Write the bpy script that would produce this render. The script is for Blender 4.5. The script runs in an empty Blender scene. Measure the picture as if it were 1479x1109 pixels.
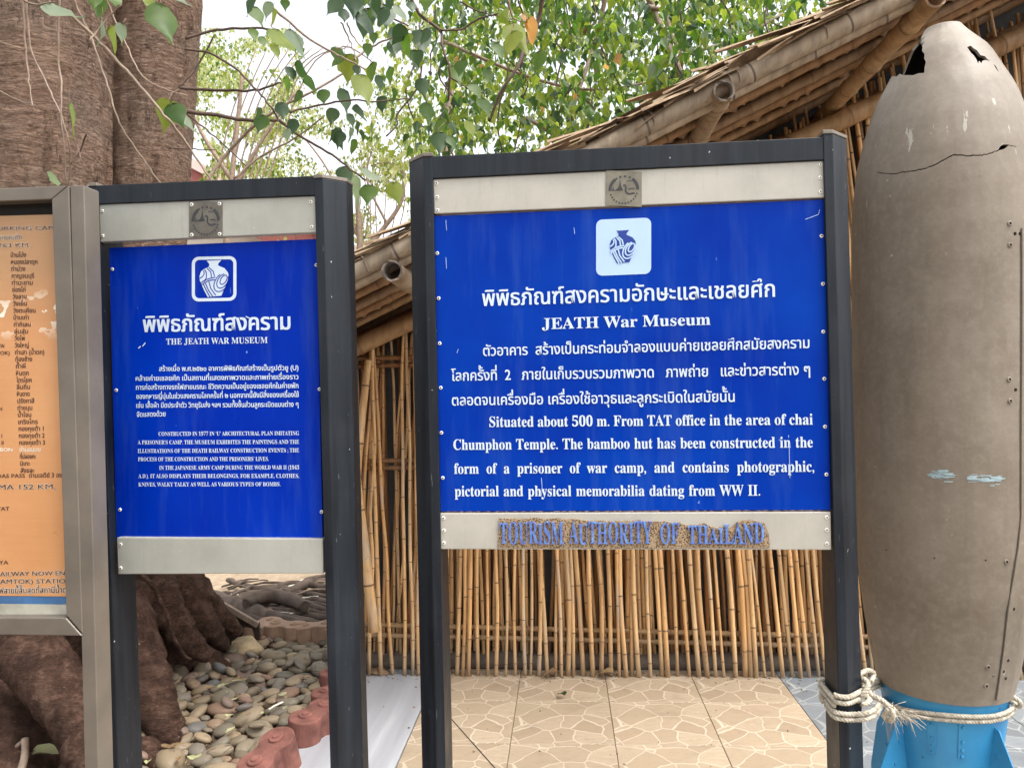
import bpy, math, random
from mathutils import Vector, Matrix, noise
from mathutils.geometry import delaunay_2d_cdt
R_ = math.radians
rnd = random.Random(7)
S = bpy.context.scene
C = S.collection
# ------------------------------------------------------------------ camera
IW, IH, FPX = 1479.0, 1109.0, 1111.0
PITCH, ROLL, CAMH = R_(0.46), R_(1.1), 1.35
_R = Vector((1, 0, 0)); _F = Vector((0, math.cos(PITCH), math.sin(PITCH))); _U = Vector((0, -math.sin(PITCH), math.cos(PITCH)))
CU = _U*math.cos(ROLL) + _R*math.sin(ROLL); CR = _R*math.cos(ROLL) - _U*math.sin(ROLL)
O = Vector((0, 0, CAMH))
cam = bpy.data.objects.new('camera', bpy.data.cameras.new('camera')); C.objects.link(cam)
cam.data.sensor_width = 36; cam.data.lens = FPX/IW*36; cam.data.clip_start = .05; cam.data.clip_end = 800
cam.matrix_world = Matrix(((CR.x, CU.x, -_F.x, 0), (CR.y, CU.y, -_F.y, 0), (CR.z, CU.z, -_F.z, CAMH), (0, 0, 0, 1)))
S.camera = cam
# ------------------------------------------------------------------ light
SUN_EL, SUN_AZ = 60.0, 118.0      # azimuth clockwise from +Y (view direction): high on the right, behind thin cloud
w = bpy.data.worlds.new('World'); S.world = w; w.use_nodes = True
nt = w.node_tree; nt.nodes.clear()
sky = nt.nodes.new('ShaderNodeTexSky'); sky.sky_type = 'NISHITA'; sky.sun_disc = False
sky.sun_elevation = R_(SUN_EL); sky.sun_rotation = R_(SUN_AZ % 360); sky.air_density = 1.0; sky.dust_density = 5.0
hs = nt.nodes.new('ShaderNodeHueSaturation'); hs.inputs['Saturation'].default_value = .22; hs.inputs['Value'].default_value = 1.3
bg = nt.nodes.new('ShaderNodeBackground'); bg.inputs['Strength'].default_value = .13
ow = nt.nodes.new('ShaderNodeOutputWorld')
nt.links.new(sky.outputs[0], hs.inputs['Color']); nt.links.new(hs.outputs[0], bg.inputs['Color']); nt.links.new(bg.outputs[0], ow.inputs[0])
sun = bpy.data.objects.new('sun', bpy.data.lights.new('sun', 'SUN')); C.objects.link(sun)
sun.data.energy = .62; sun.data.angle = R_(22); sun.data.color = (1, .95, .88)
_e, _a = R_(SUN_EL), R_(SUN_AZ)
sdir = Vector((math.sin(_a)*math.cos(_e), math.cos(_a)*math.cos(_e), math.sin(_e)))
sun.rotation_euler = sdir.to_track_quat('Z', 'Y').to_euler()
S.view_settings.view_transform = 'Standard'; S.view_settings.look = 'None'
S.view_settings.exposure = 1.42; S.view_settings.gamma = 1
S.cycles.max_bounces = 8; S.cycles.transparent_max_bounces = 8

# ------------------------------------------------------------------ helpers
def ray(px, py):
    return (_F + CR*((px-IW/2)/FPX) - CU*((py-IH/2)/FPX))
def hit(px, py, p0, n):
    d = ray(px, py); return O + d*((p0-O).dot(n)/d.dot(n))
def Y(px, py, y): return hit(px, py, Vector((0, y, 0)), Vector((0, 1, 0)))
def G(px, py, z=0.0): return hit(px, py, Vector((0, 0, z)), Vector((0, 0, 1)))
YAW = R_(3.73)
TD = Vector((math.sin(YAW), math.cos(YAW), 0)); CD = Vector((math.cos(YAW), -math.sin(YAW), 0))   # depth / cross directions of floor and hut
def D(px, py, d): return hit(px, py, TD*d, TD)
def FL(s, d, z=0.0): return CD*s + TD*d + Vector((0, 0, z))

class MB:
    def __init__(s): s.v = []; s.f = []; s.m = []; s.sm = []
    def add(s, vs, fs, m=0, smooth=True):
        o = len(s.v); s.v += [Vector(v) for v in vs]
        for f in fs: s.f.append([i+o for i in f]); s.m.append(m); s.sm.append(smooth)
    def box(s, c, h, m=0, rot=None):
        c = Vector(c); vs = []
        for x in (-1, 1):
            for y in (-1, 1):
                for z in (-1, 1):
                    p = Vector((x*h[0], y*h[1], z*h[2])); vs.append(c+(rot @ p if rot else p))
        s.add(vs, [(0, 1, 3, 2), (4, 6, 7, 5), (0, 4, 5, 1), (2, 3, 7, 6), (0, 2, 6, 4), (1, 5, 7, 3)], m, False)
    def tube(s, pts, rad, n=8, m=0, cap=True, smooth=True, ph=0):
        pts = [Vector(p) for p in pts]; k = len(pts)
        if not hasattr(rad, '__len__'): rad = [rad]*k
        o = len(s.v); nrm = None
        for i, p in enumerate(pts):
            t = (pts[min(i+1, k-1)] - pts[max(i-1, 0)])
            t = t.normalized() if t.length > 1e-9 else Vector((0, 0, 1))
            if nrm is None:
                a = Vector((0, 0, 1)) if abs(t.z) < .9 else Vector((1, 0, 0)); nrm = (a - t*a.dot(t)).normalized()
            else:
                nrm = nrm - t*nrm.dot(t); nrm = nrm.normalized() if nrm.length > 1e-6 else t.orthogonal().normalized()
            b = t.cross(nrm)
            for j in range(n):
                a = ph+2*math.pi*j/n; s.v.append(p + (nrm*math.cos(a)+b*math.sin(a))*rad[i])
        for i in range(k-1):
            for j in range(n):
                s.f.append([o+i*n+j, o+i*n+(j+1) % n, o+(i+1)*n+(j+1) % n, o+(i+1)*n+j]); s.m.append(m); s.sm.append(smooth)
        if cap:
            s.f.append([o+j for j in range(n)][::-1]); s.m.append(m); s.sm.append(False)
            s.f.append([o+(k-1)*n+j for j in range(n)]); s.m.append(m); s.sm.append(False)
    def mesh(s, name, mats):
        me = bpy.data.meshes.new(name); me.from_pydata([tuple(v) for v in s.v], [], s.f)
        for m in mats: me.materials.append(m)
        me.polygons.foreach_set('material_index', s.m); me.polygons.foreach_set('use_smooth', s.sm)
        me.update(); return me
    def obj(s, name, mats, parent=None):
        if not isinstance(mats, (list, tuple)): mats = [mats]
        return put(name, s.mesh(name, mats), parent)
def put(name, me, parent=None, mw=None):
    o = bpy.data.objects.new(name, me); C.objects.link(o)
    if parent is not None: o.parent = parent
    if mw is not None: o.matrix_basis = mw
    return o
def tag(o, label=None, cat=None, group=None, kind=None):
    for k, v in (('label', label), ('category', cat), ('group', group), ('kind', kind)):
        if v: o[k] = v
    return o
def thing(name, label, cat, loc=(0, 0, 0), group=None):
    o = bpy.data.objects.new(name, None); o.empty_display_size = .1; C.objects.link(o); o.location = loc
    OFF[o.name] = Vector(loc); return tag(o, label, cat, group)
OFF = {}
def under(o, parent):                 # parent keeps world placement of geometry written in world coordinates
    o.parent = parent; o.matrix_parent_inverse = Matrix.Translation(-wloc(parent)); return o
def wloc(p):
    v = Vector((0, 0, 0))
    while p is not None:
        v += p.location + p.matrix_parent_inverse.translation; p = p.parent
    return v
def bevel(o, wd=.003, seg=2):
    m = o.modifiers.new('bevel', 'BEVEL'); m.width = wd; m.segments = seg; m.limit_method = 'ANGLE'; return o
def smoothpath(pts, n=6):
    pts = [Vector(p) for p in pts]; out = []
    for i in range(len(pts)-1):
        p0, p1, p2, p3 = pts[max(i-1, 0)], pts[i], pts[i+1], pts[min(i+2, len(pts)-1)]
        for k in range(n):
            t = k/n; out.append(.5*((2*p1)+(p2-p0)*t+(2*p0-5*p1+4*p2-p3)*t*t+(3*p1-p0-3*p2+p3)*t**3))
    out.append(pts[-1]); return out
def lerp(a, b, t): return a+(b-a)*t
def nz(x, y=0, z=0): return noise.noise(Vector((x, y, z)))

# ------------------------------------------------------------------ materials
class NT:
    def __init__(s, name):
        s.m = bpy.data.materials.new(name); s.m.use_nodes = True; s.t = s.m.node_tree; s.t.nodes.clear()
        s.out = s.n('OutputMaterial'); s.p = s.n('BsdfPrincipled'); s.l(s.p.outputs[0], s.out.inputs[0])
    def n(s, t, **kw):
        x = s.t.nodes.new('ShaderNode'+t)
        for k, v in kw.items(): setattr(x, k, v)
        return x
    def l(s, a, b): s.t.links.new(a, b)
    def coord(s, kind='Object', scale=(1, 1, 1), rot=(0, 0, 0)):
        tc = s.n('TexCoord'); mp = s.n('Mapping'); mp.inputs['Scale'].default_value = scale; mp.inputs['Rotation'].default_value = rot
        s.l(tc.outputs[kind], mp.inputs[0]); return mp.outputs[0]
    def noise(s, vec, scale=5, detail=4, rough=.55, dist=0):
        x = s.n('TexNoise'); x.inputs['Scale'].default_value = scale; x.inputs['Detail'].default_value = detail
        x.inputs['Roughness'].default_value = rough; x.inputs['Distortion'].default_value = dist; s.l(vec, x.inputs['Vector']); return x.outputs[0]
    def ramp(s, fac, stops):
        x = s.n('ValToRGB'); e = x.color_ramp.elements
        while len(e) < len(stops): e.new(.5)
        for i, (p, c) in enumerate(stops):
            e[i].position = p; e[i].color = (*c, 1) if len(c) == 3 else c
        s.l(fac, x.inputs[0]); return x.outputs[0]
    def val(s, fac, a, b, lo=0., hi=1.):
        x = s.n('MapRange'); x.inputs[1].default_value = a; x.inputs[2].default_value = b; x.inputs[3].default_value = lo; x.inputs[4].default_value = hi
        s.l(fac, x.inputs[0]); return x.outputs[0]
    def mix(s, fac, a, b, mode='MIX'):
        x = s.n('Mix', data_type='RGBA', blend_type=mode)
        for sock, v in ((x.inputs[0], fac), (x.inputs[6], a), (x.inputs[7], b)):
            if isinstance(v, (int, float)): sock.default_value = v
            elif isinstance(v, tuple): sock.default_value = (*v, 1) if len(v) == 3 else v
            else: s.l(v, sock)
        return x.outputs[2]
    def math(s, op, a, b=0.):
        x = s.n('Math', operation=op)
        for sock, v in ((x.inputs[0], a), (x.inputs[1], b)):
            if isinstance(v, (int, float)): sock.default_value = v
            else: s.l(v, sock)
        return x.outputs[0]
    def bump(s, h, strength=.3, dist=.01, prev=None):
        x = s.n('Bump'); x.inputs['Strength'].default_value = strength; x.inputs['Distance'].default_value = dist; s.l(h, x.inputs['Height'])
        if prev is not None: s.l(prev, x.inputs['Normal'])
        return x.outputs[0]
    def fin(s, col, rough=.6, metal=0., nrm=None, spec=None):
        p = s.p
        for sock, v in ((p.inputs['Base Color'], col), (p.inputs['Roughness'], rough), (p.inputs['Metallic'], metal)):
            if isinstance(v, tuple): sock.default_value = (*v, 1)
            elif isinstance(v, (int, float)): sock.default_value = v
            else: s.l(v, sock)
        if nrm is not None: s.l(nrm, p.inputs['Normal'])
        if spec is not None: p.inputs['Specular IOR Level'].default_value = spec
        return s.m
def simple(name, col, rough=.6, metal=0., var=.25, scale=20, bumps=.15, bscale=60, stretch=(1, 1, 1), perobj=0.):
    t = NT(name); v = t.coord(scale=stretch)
    a = tuple(c*(1-var) for c in col); b = tuple(min(c*(1+var), 1) for c in col)
    c = t.ramp(t.noise(v, scale, 5), [(.3, a), (.7, b)])
    if perobj:
        oi = t.n('ObjectInfo'); k = t.val(oi.outputs['Random'], 0, 1, 1-perobj, 1+perobj)
        c2 = t.n('HueSaturation'); t.l(c, c2.inputs['Color']); t.l(k, c2.inputs['Value']); c = c2.outputs[0]
    return t.fin(c, rough, metal, t.bump(t.noise(v, bscale, 5), bumps, .004))

M = {}
def mk_bark():
    t = NT('bark'); v = t.coord(); vs = t.coord(scale=(1.5, 1.5, 8)); vv = t.coord(scale=(6, 6, 1.2))
    wr = t.noise(vs, 7, 10, .7, 1.2); big = t.noise(v, 3.2, 6); fine = t.noise(v, 70, 8, .75)
    rid = t.val(t.math('ABSOLUTE', t.math('SUBTRACT', t.noise(t.coord(scale=(1.2, 1.2, 7)), 6, 6, .65, 2.4), .5)), .0, .03, 1, 0)
    rid2 = t.val(t.math('ABSOLUTE', t.math('SUBTRACT', t.noise(vv, 3.5, 6, .6, 1.5), .5)), .0, .02, 1, 0)
    patch = t.val(t.noise(v, 5.5, 6, .65), .48, .6)
    rid2 = t.math('MULTIPLY', rid2, patch)
    c = t.ramp(wr, [(.28, (.13, .075, .05)), (.43, (.38, .235, .16)), (.57, (.55, .37, .265)), (.74, (.7, .54, .42))])
    c = t.mix(t.val(big, .42, .7, 0, .5), c, t.ramp(fine, [(.3, (.2, .17, .14)), (.7, (.48, .42, .36))]))
    c = t.mix(t.val(fine, .3, .75, .45, 0), c, (.16, .1, .075))
    c = t.mix(t.math('MULTIPLY', rid, .75), c, (.07, .042, .032)); c = t.mix(t.math('MULTIPLY', rid2, .85), c, (.05, .032, .025))
    hgt = t.math('SUBTRACT', t.math('ADD', t.math('MULTIPLY', wr, 1.4), t.math('MULTIPLY', fine, .22)), t.math('ADD', t.math('MULTIPLY', rid, .5), t.math('MULTIPLY', rid2, .8)))
    sp = t.n('SeparateXYZ'); t.l(v, sp.inputs[0])
    low = t.val(t.math('ADD', sp.outputs[2], t.val(big, 0, 1, -.3, .3)), .55, 1.25, 1, 0)
    g = t.noise(v, 16, 9, .72)
    earth = t.ramp(g, [(.3, (.045, .026, .018)), (.5, (.14, .075, .052)), (.62, (.24, .14, .1)), (.8, (.34, .25, .19))])
    c = t.mix(low, c, earth)
    spk = t.math('MULTIPLY', t.math('GREATER_THAN', t.noise(v, 60, 3, .5), .74), low)
    c = t.mix(spk, c, (.5, .38, .27))
    n2 = t.bump(hgt, 1., .05)
    n3 = t.bump(g, .55, .02, n2)
    return t.fin(c, .85, 0, n3, .2)
M['bark'] = mk_bark()
def mk_earth():
    t = NT('earth'); v = t.coord()
    c = t.ramp(t.noise(v, 3, 8, .6), [(.3, (.10, .07, .05)), (.6, (.2, .145, .1)), (.8, (.3, .23, .17))])
    sp = t.n('SeparateXYZ'); t.l(v, sp.inputs[0])
    sand = t.ramp(t.noise(v, 12, 8, .7), [(.3, (.3, .22, .15)), (.6, (.45, .35, .25)), (.8, (.52, .43, .32))])
    far = t.val(t.math('ADD', sp.outputs[1], t.val(t.noise(v, 2, 3), 0, 1, -.5, .5)), 4.4, 4.9)
    c = t.mix(far, c, sand)
    return t.fin(c, .95, 0, t.bump(t.noise(v, 40, 8, .7), .6, .02), .1)
M['earth'] = mk_earth()
def mk_black():
    t = NT('black_frame_paint'); v = t.coord(); vs = t.coord(scale=(1, 1, .06))
    c = t.ramp(t.noise(vs, 60, 5), [(.3, (.005, .007, .011)), (.7, (.014, .019, .026))])
    dust = t.noise(v, 5, 6, .7)
    c = t.mix(t.val(dust, .5, .8, 0, .22), c, (.04, .045, .05))
    spk = t.math('GREATER_THAN', t.noise(v, 70, 2, .5), .775)
    c = t.mix(spk, c, (.45, .47, .46))
    scr = t.math('GREATER_THAN', t.noise(t.coord(scale=(9, 9, 1), rot=(0, .2, 0)), 30, 2, .4), .75)
    c = t.mix(t.math('MULTIPLY', scr, .25), c, (.3, .32, .34))
    return t.fin(c, t.val(dust, .3, .7, .3, .55), 0, t.bump(t.noise(v, 120, 3), .06, .002), .3)
M['black'] = mk_black()
def mk_blue(name, c0, c1):
    t = NT(name); v = t.coord()
    c = t.ramp(t.noise(v, 3, 4), [(.3, c0), (.7, c1)])
    sc = t.math('GREATER_THAN', t.noise(t.coord(scale=(14, 14, 2.2)), 9, 3, .5), .77)
    c = t.mix(t.math('MULTIPLY', sc, .5), c, (.12, .26, .6))
    sp = t.math('GREATER_THAN', t.noise(v, 45, 2, .5), .79)
    c = t.mix(t.math('MULTIPLY', sp, .6), c, (.2, .36, .7))
    du = t.noise(t.coord(scale=(6, 6, .7)), 4, 6, .65)
    c = t.mix(t.val(du, .5, .8, 0, .16), c, (.1, .2, .42))
    return t.fin(c, t.val(t.noise(v, 8, 5), .3, .7, .26, .5), 0, t.bump(t.noise(v, 5, 3), .05, .01), .07)
M['blue_big'] = mk_blue('blue_enamel', (.0, .019, .27), (.0, .043, .36))
M['blue_small'] = mk_blue('blue_enamel_deep', (.0, .015, .28), (.0, .029, .38))
def mk_alu(name, col):
    t = NT(name); v = t.coord(); br = t.noise(t.coord(scale=(1.5, 1.5, 60)), 12, 4)
    g = t.noise(v, 6, 7, .65)
    c = t.ramp(g, [(.25, tuple(x*.78 for x in col)), (.55, col), (.8, tuple(min(x*1.12, 1) for x in col))])
    st = t.noise(t.coord(scale=(18, 18, 1.5)), 5, 5, .7)
    c = t.mix(t.val(st, .55, .8, 0, .35), c, tuple(x*.55 for x in col))
    sc = t.math('GREATER_THAN', t.noise(t.coord(scale=(3, 3, 20), rot=(0, .6, 0)), 12, 3, .5), .76)
    c = t.mix(t.math('MULTIPLY', sc, .4), c, (.75, .74, .7))
    return t.fin(c, .42, .12, t.bump(br, .05, .002), .5)
M['alu'] = mk_alu('brushed_plate', (.45, .43, .375))
M['alu2'] = mk_alu('weathered_plate', (.39, .39, .345))
M['bronze'] = simple('bronze_anodised', (.175, .15, .122), .45, .3, .18, 8, .05, 90)
M['plate_dark'] = simple('etched_plate', (.15, .135, .11), .4, .5, .25, 30, .1, 90)
M['plate_gold'] = simple('etched_plate_pale', (.2, .18, .135), .4, .45, .25, 30, .1, 90)
M['print_dark'] = simple('dark_etching', (.03, .03, .034), .5, 0, .2)
M['print_white'] = simple('white_print', (.56, .66, .76), .5, 0, .06, 40, .03)
M['icon_blue'] = simple('pale_blue_print', (.42, .58, .8), .45, 0, .05, 10, .03)
M['print_blue'] = simple('blue_print', (.0, .03, .25), .45, 0, .05)
M['screw'] = simple('screw_steel', (.8, .78, .7), .4, .1, .12, 200)
M['screw_dark'] = simple('screw_recess', (.03, .03, .03), .6)
M['dark'] = simple('dark_cavity', (.012, .011, .01), .9)
M['gap'] = simple('dark_seam', (.02, .018, .016), .9)
def mk_foam():
    t = NT('corroded_glue'); v = t.coord()
    vo = t.n('TexVoronoi'); vo.inputs['Scale'].default_value = 260; t.l(v, vo.inputs['Vector'])
    h = t.val(vo.outputs['Distance'], .1, .55)
    c = t.ramp(h, [(.1, (.05, .03, .02)), (.4, (.2, .13, .08)), (.9, (.36, .26, .16))])
    return t.fin(c, .95, 0, t.bump(h, .9, .003), .1)
M['foam'] = mk_foam()
def mk_letter():
    t = NT('worn_blue_letter'); v = t.coord()
    n = t.noise(v, 90, 4, .7)
    c = t.ramp(n, [(.3, (.07, .09, .34)), (.55, (.1, .2, .52)), (.75, (.24, .4, .68))])
    c = t.mix(t.val(t.noise(v, 160, 3), .6, .7, 0, .8), c, (.06, .04, .07))
    return t.fin(c, .7, 0, t.bump(n, .4, .002))
M['letter'] = mk_letter()
def mk_orange():
    t = NT('orange_paper'); v = t.coord(); sp = t.n('SeparateXYZ'); t.l(v, sp.inputs[0])
    c = t.ramp(t.noise(v, 4, 5), [(.3, (.54, .25, .1)), (.7, (.64, .33, .145))])
    old = t.val(t.math('ADD', sp.outputs[2], t.val(t.noise(v, 9, 5), 0, 1, -.06, .06)), 1.5, 1.66)
    c = t.mix(t.math('MULTIPLY', old, .75), c, (.36, .21, .1))
    band = t.math('MULTIPLY', t.val(t.math('ABSOLUTE', t.math('SUBTRACT', sp.outputs[2], 1.54)), .0, .06, 1, 0), t.math('GREATER_THAN', t.noise(t.coord(scale=(1, 1, 1.6)), 26, 3, .5), .60))
    c = t.mix(band, c, (.85, .8, .66))
    st = t.val(t.noise(v, 22, 6, .7), .66, .75, 0, .35)
    c = t.mix(st, c, (.28, .14, .05))
    return t.fin(c, .35, 0, t.bump(t.noise(t.coord(scale=(1, 1, 14)), 6, 3), .12, .004), .5)
M['orange'] = mk_orange()
M['paper_brown'] = simple('brown_print', (.075, .03, .02), .6)
M['paper_white'] = simple('cream_print', (.8, .72, .58), .6)
M['paper_blue'] = simple('blue_band_print', (.05, .14, .3), .5)
M['paper_grey'] = simple('grey_card', (.42, .4, .33), .5)
M['glue_white'] = simple('white_flecks', (.8, .76, .62), .6)
def mk_bomb():
    t = NT('old_olive_bomb_paint'); v = t.coord()
    n = t.noise(v, 2.2, 6, .6); f = t.noise(v, 60, 5, .7)
    c = t.ramp(n, [(.3, (.15, .122, .09)), (.55, (.195, .158, .12)), (.75, (.24, .2, .155))])
    c = t.mix(t.val(f, .45, .75, 0, .35), c, (.32, .28, .22))
    sp = t.n('SeparateXYZ'); t.l(v, sp.inputs[0])
    up = t.val(sp.outputs[2], 1.75, 2.25, 0, 1)
    pale_top = t.math('MULTIPLY', t.val(t.noise(v, 7, 6, .7), .35, .7), up)  # blotchy paler tone, stronger towards the nose
    c = t.mix(t.math('MULTIPLY', pale_top, .6), c, (.34, .31, .26))
    st = t.noise(t.coord(scale=(16, 16, 2.3)), 3.2, 5, .6)
    reg = t.val(t.math('ABSOLUTE', t.math('SUBTRACT', sp.outputs[2], 1.93)), .0, .3, 0, .13)
    chip = t.math('GREATER_THAN', st, t.math('ADD', reg, .655))
    c = t.mix(t.math('MULTIPLY', chip, .6), c, (.5, .48, .42))
    chip2 = t.math('GREATER_THAN', t.noise(v, 38, 3, .5), .76)
    c = t.mix(t.math('MULTIPLY', chip2, .55), c, (.45, .42, .36))
    ver = t.val(t.noise(t.coord(scale=(9, 9, .5)), 4, 4), .5, .75, 0, .22)
    c = t.mix(ver, c, (.1, .078, .055)); mo = t.noise(v, 4.5, 8, .7); c = t.mix(t.val(mo, .5, .72, 0, .35), c, (.33, .29, .235)); c = t.mix(t.val(mo, .28, .42, .4, 0), c, (.14, .1, .068)); ru = t.noise(t.coord(scale=(3, 3, 1)), 24, 6, .7); c = t.mix(t.val(ru, .66, .72, 0, .5), c, (.16, .085, .045))
    return t.fin(c, t.val(n, .3, .7, .42, .6), .0, t.bump(f, .12, .004, t.bump(n, .12, .03)), .35)
M['bomb'] = mk_bomb()
def mk_patch():
    t = NT('pale_blue_old_paint'); v = t.coord()
    return t.fin(t.ramp(t.noise(v, 50, 4), [(.3, (.22, .33, .36)), (.7, (.4, .52, .54))]), .6)
M['patch'] = mk_patch()
def mk_cyan():
    t = NT('sky_blue_paint'); v = t.coord()
    c = t.ramp(t.noise(v, 6, 5), [(.3, (.02, .19, .4)), (.7, (.035, .27, .5))])
    c = t.mix(t.math('GREATER_THAN', t.noise(v, 35, 4, .6), .71), c, (.05, .04, .035))
    c = t.mix(t.val(t.noise(v, 12, 6, .7), .6, .75, 0, .5), c, (.1, .2, .28))
    return t.fin(c, .45, 0, t.bump(t.noise(v, 50, 4), .1, .003))
M['cyan'] = mk_cyan()
def mk_rope():
    t = NT('old_rope'); v = t.coord()
    return t.fin(t.ramp(t.noise(v, 90, 5), [(.3, (.3, .26, .2)), (.7, (.62, .57, .47))]), .9, 0, t.bump(t.noise(v, 400, 3), .5, .002), .1)
M['rope'] = mk_rope()
def mk_cane(name, a, b, g, rough=.42):
    t = NT(name); oi = t.n('ObjectInfo'); tc = t.n('TexCoord'); ad = t.n('VectorMath', operation='ADD')
    ml = t.n('VectorMath', operation='SCALE'); t.l(oi.outputs['Location'], ml.inputs[0]); ml.inputs[3].default_value = 7.3
    t.l(tc.outputs['Object'], ad.inputs[0]); t.l(ml.outputs[0], ad.inputs[1])
    mp = t.n('Mapping'); mp.inputs['Scale'].default_value = (10, 10, 1.2); t.l(ad.outputs[0], mp.inputs[0])
    n = t.noise(mp.outputs[0], 3, 6, .6)
    c = t.ramp(n, [(.25, a), (.55, b), (.8, tuple(min(1, x*1.25) for x in b))])
    rr = t.ramp(oi.outputs['Random'], [(0, (.7, .58, .48)), (.3, (1, .96, .88)), (.6, (.95, .78, .6)), (.85, (1.05, 1, .92)), (1, (.85, .85, .88))])
    c = t.mix(1.0, c, rr, 'MULTIPLY')
    gm = t.noise(ad.outputs[0], 2.2, 5, .6)
    c = t.mix(t.val(gm, .55, .72, 0, .75), c, g)
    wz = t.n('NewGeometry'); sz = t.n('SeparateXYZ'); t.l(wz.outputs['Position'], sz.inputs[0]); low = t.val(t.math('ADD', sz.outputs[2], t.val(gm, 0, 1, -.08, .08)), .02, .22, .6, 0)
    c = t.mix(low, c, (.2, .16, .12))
    st = t.noise(ad.outputs[0], 30, 5, .7)
    c = t.mix(t.val(st, .62, .7, 0, .5), c, (.08, .05, .03))
    return t.fin(c, rough, 0, t.bump(n, .12, .004), .4)
M['cane'] = mk_cane('dry_cane', (.42, .255, .11), (.72, .49, .26), (.46, .41, .35))
M['cane_dark'] = mk_cane('brown_bamboo', (.17, .085, .033), (.36, .19, .08), (.17, .12, .08), .5)
M['bam_raf'] = mk_cane('brown_gold_bamboo', (.19, .11, .055), (.36, .235, .13), (.2, .16, .12), .5)
M['bam_grey'] = mk_cane('weathered_bamboo', (.2, .16, .12), (.4, .335, .26), (.27, .24, .2), .65)
M['bam_mid'] = mk_cane('golden_bamboo', (.26, .16, .075), (.46, .31, .17), (.26, .21, .16), .5)
M['node'] = simple('bamboo_node', (.24, .14, .075), .7, 0, .3)
M['node_grey'] = simple('bamboo_node_grey', (.14, .11, .085), .8, 0, .3)
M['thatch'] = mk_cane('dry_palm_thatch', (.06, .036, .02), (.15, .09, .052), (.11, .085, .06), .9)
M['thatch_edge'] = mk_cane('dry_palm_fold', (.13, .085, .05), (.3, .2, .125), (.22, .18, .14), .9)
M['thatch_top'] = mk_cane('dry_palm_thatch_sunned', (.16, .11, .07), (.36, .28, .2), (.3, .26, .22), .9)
def mk_tile(name, a, b, joint, tint):
    t = NT(name); v = t.coord(); wn = t.n('TexNoise'); wn.inputs['Scale'].default_value = 9; wn.inputs['Detail'].default_value = 2; t.l(v, wn.inputs['Vector'])
    mx = t.n('VectorMath', operation='MULTIPLY_ADD'); t.l(wn.outputs['Color'], mx.inputs[0]); mx.inputs[1].default_value = (.045, .045, 0); t.l(v, mx.inputs[2])
    vo = t.n('TexVoronoi', feature='DISTANCE_TO_EDGE'); vo.inputs['Scale'].default_value = 8.5; t.l(mx.outputs[0], vo.inputs['Vector']); vo.inputs['Randomness'].default_value = .95
    vc = t.n('TexVoronoi'); vc.inputs['Scale'].default_value = 8.5; vc.inputs['Randomness'].default_value = .95; t.l(mx.outputs[0], vc.inputs['Vector'])
    cs = t.n('SeparateXYZ'); t.l(vc.outputs['Color'], cs.inputs[0])
    c = t.ramp(cs.outputs[0], [(0, a), (.5, tuple((p+q)/2 for p, q in zip(a, b))), (1, b)])
    g = t.noise(t.coord(scale=(1, 3, 1)), 18, 6, .65)
    c = t.mix(t.val(g, .45, .62, 0, .6), c, tint); vn = t.val(t.math('ABSOLUTE', t.math('SUBTRACT', t.noise(t.coord(scale=(1, 2.2, 1)), 10, 6, .6, 1.), .5)), .0, .02, .35, 0); c = t.mix(vn, c, tuple(x*.72 for x in tint))
    e = t.val(vo.outputs['Distance'], .012, .026, .85, 0)
    c = t.mix(e, c, joint)
    oi = t.n('ObjectInfo'); d = t.noise(t.coord('Generated'), 3, 5)
    hv = t.n('HueSaturation'); t.l(c, hv.inputs['Color']); t.l(t.val(oi.outputs['Random'], 0, 1, .9, 1.06), hv.inputs['Value']); c = hv.outputs[0]
    ge = t.n('NewGeometry'); wd = t.noise(ge.outputs['Position'], 3.5, 7, .65)
    c = t.mix(t.val(wd, .52, .75, 0, .5), c, tuple(x*.6 for x in a)); c = t.mix(t.math('MULTIPLY', t.math('GREATER_THAN', t.noise(ge.outputs['Position'], 55, 3, .5), .76), .6), c, (.12, .09, .06))
    return t.fin(c, t.val(wd, .3, .7, .3, .5), 0, t.bump(e, .15, .001), .45)
M['tile'] = mk_tile('stone_print_tile', (.40, .31, .215), (.54, .44, .32), (.68, .59, .46), (.44, .34, .23))
M['tile_grey'] = mk_tile('grey_stone_print_tile', (.18, .2, .22), (.28, .31, .33), (.42, .44, .43), (.2, .23, .25))
def mk_slab():
    t = NT('polished_grey_slab'); v = t.coord(scale=(3.5, .25, 1))
    c = t.ramp(t.noise(v, 4, 6), [(.35, (.36, .37, .40)), (.6, (.43, .45, .48)), (.75, (.54, .55, .57))])
    return t.fin(c, .3, 0, t.bump(t.noise(t.coord(), 60, 4), .04, .002), .5)
M['slab'] = mk_slab()
def mk_pebble():
    t = NT('river_pebble'); oi = t.n('ObjectInfo'); v = t.coord(); n = t.noise(v, 22, 6, .6)
    c = t.ramp(oi.outputs['Random'], [(0, (.09, .088, .075)), (.2, (.27, .2, .12)), (.4, (.15, .14, .11)), (.6, (.34, .255, .16)), (.75, (.095, .105, .11)), (.88, (.25, .14, .095)), (1, (.36, .28, .17))])
    c = t.mix(t.val(n, .3, .7, 0, .3), c, (.3, .25, .175)); c = t.mix(t.val(t.noise(v, 9, 4), .55, .8, 0, .3), c, (.09, .08, .065))
    return t.fin(c, .5, 0, t.bump(n, .12, .004), .4)
M['pebble'] = mk_pebble()
M['brick_red'] = simple('red_painted_cement', (.2, .08, .062), .9, 0, .5, 14, .7, 40)
M['brick_brown'] = simple('tan_cement', (.36, .23, .155), .75, 0, .25, 9, .3, 70)
M['brick_raw'] = simple('raw_cement_side', (.21, .135, .08), .85, 0, .3, 14, .4, 60)
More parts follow.
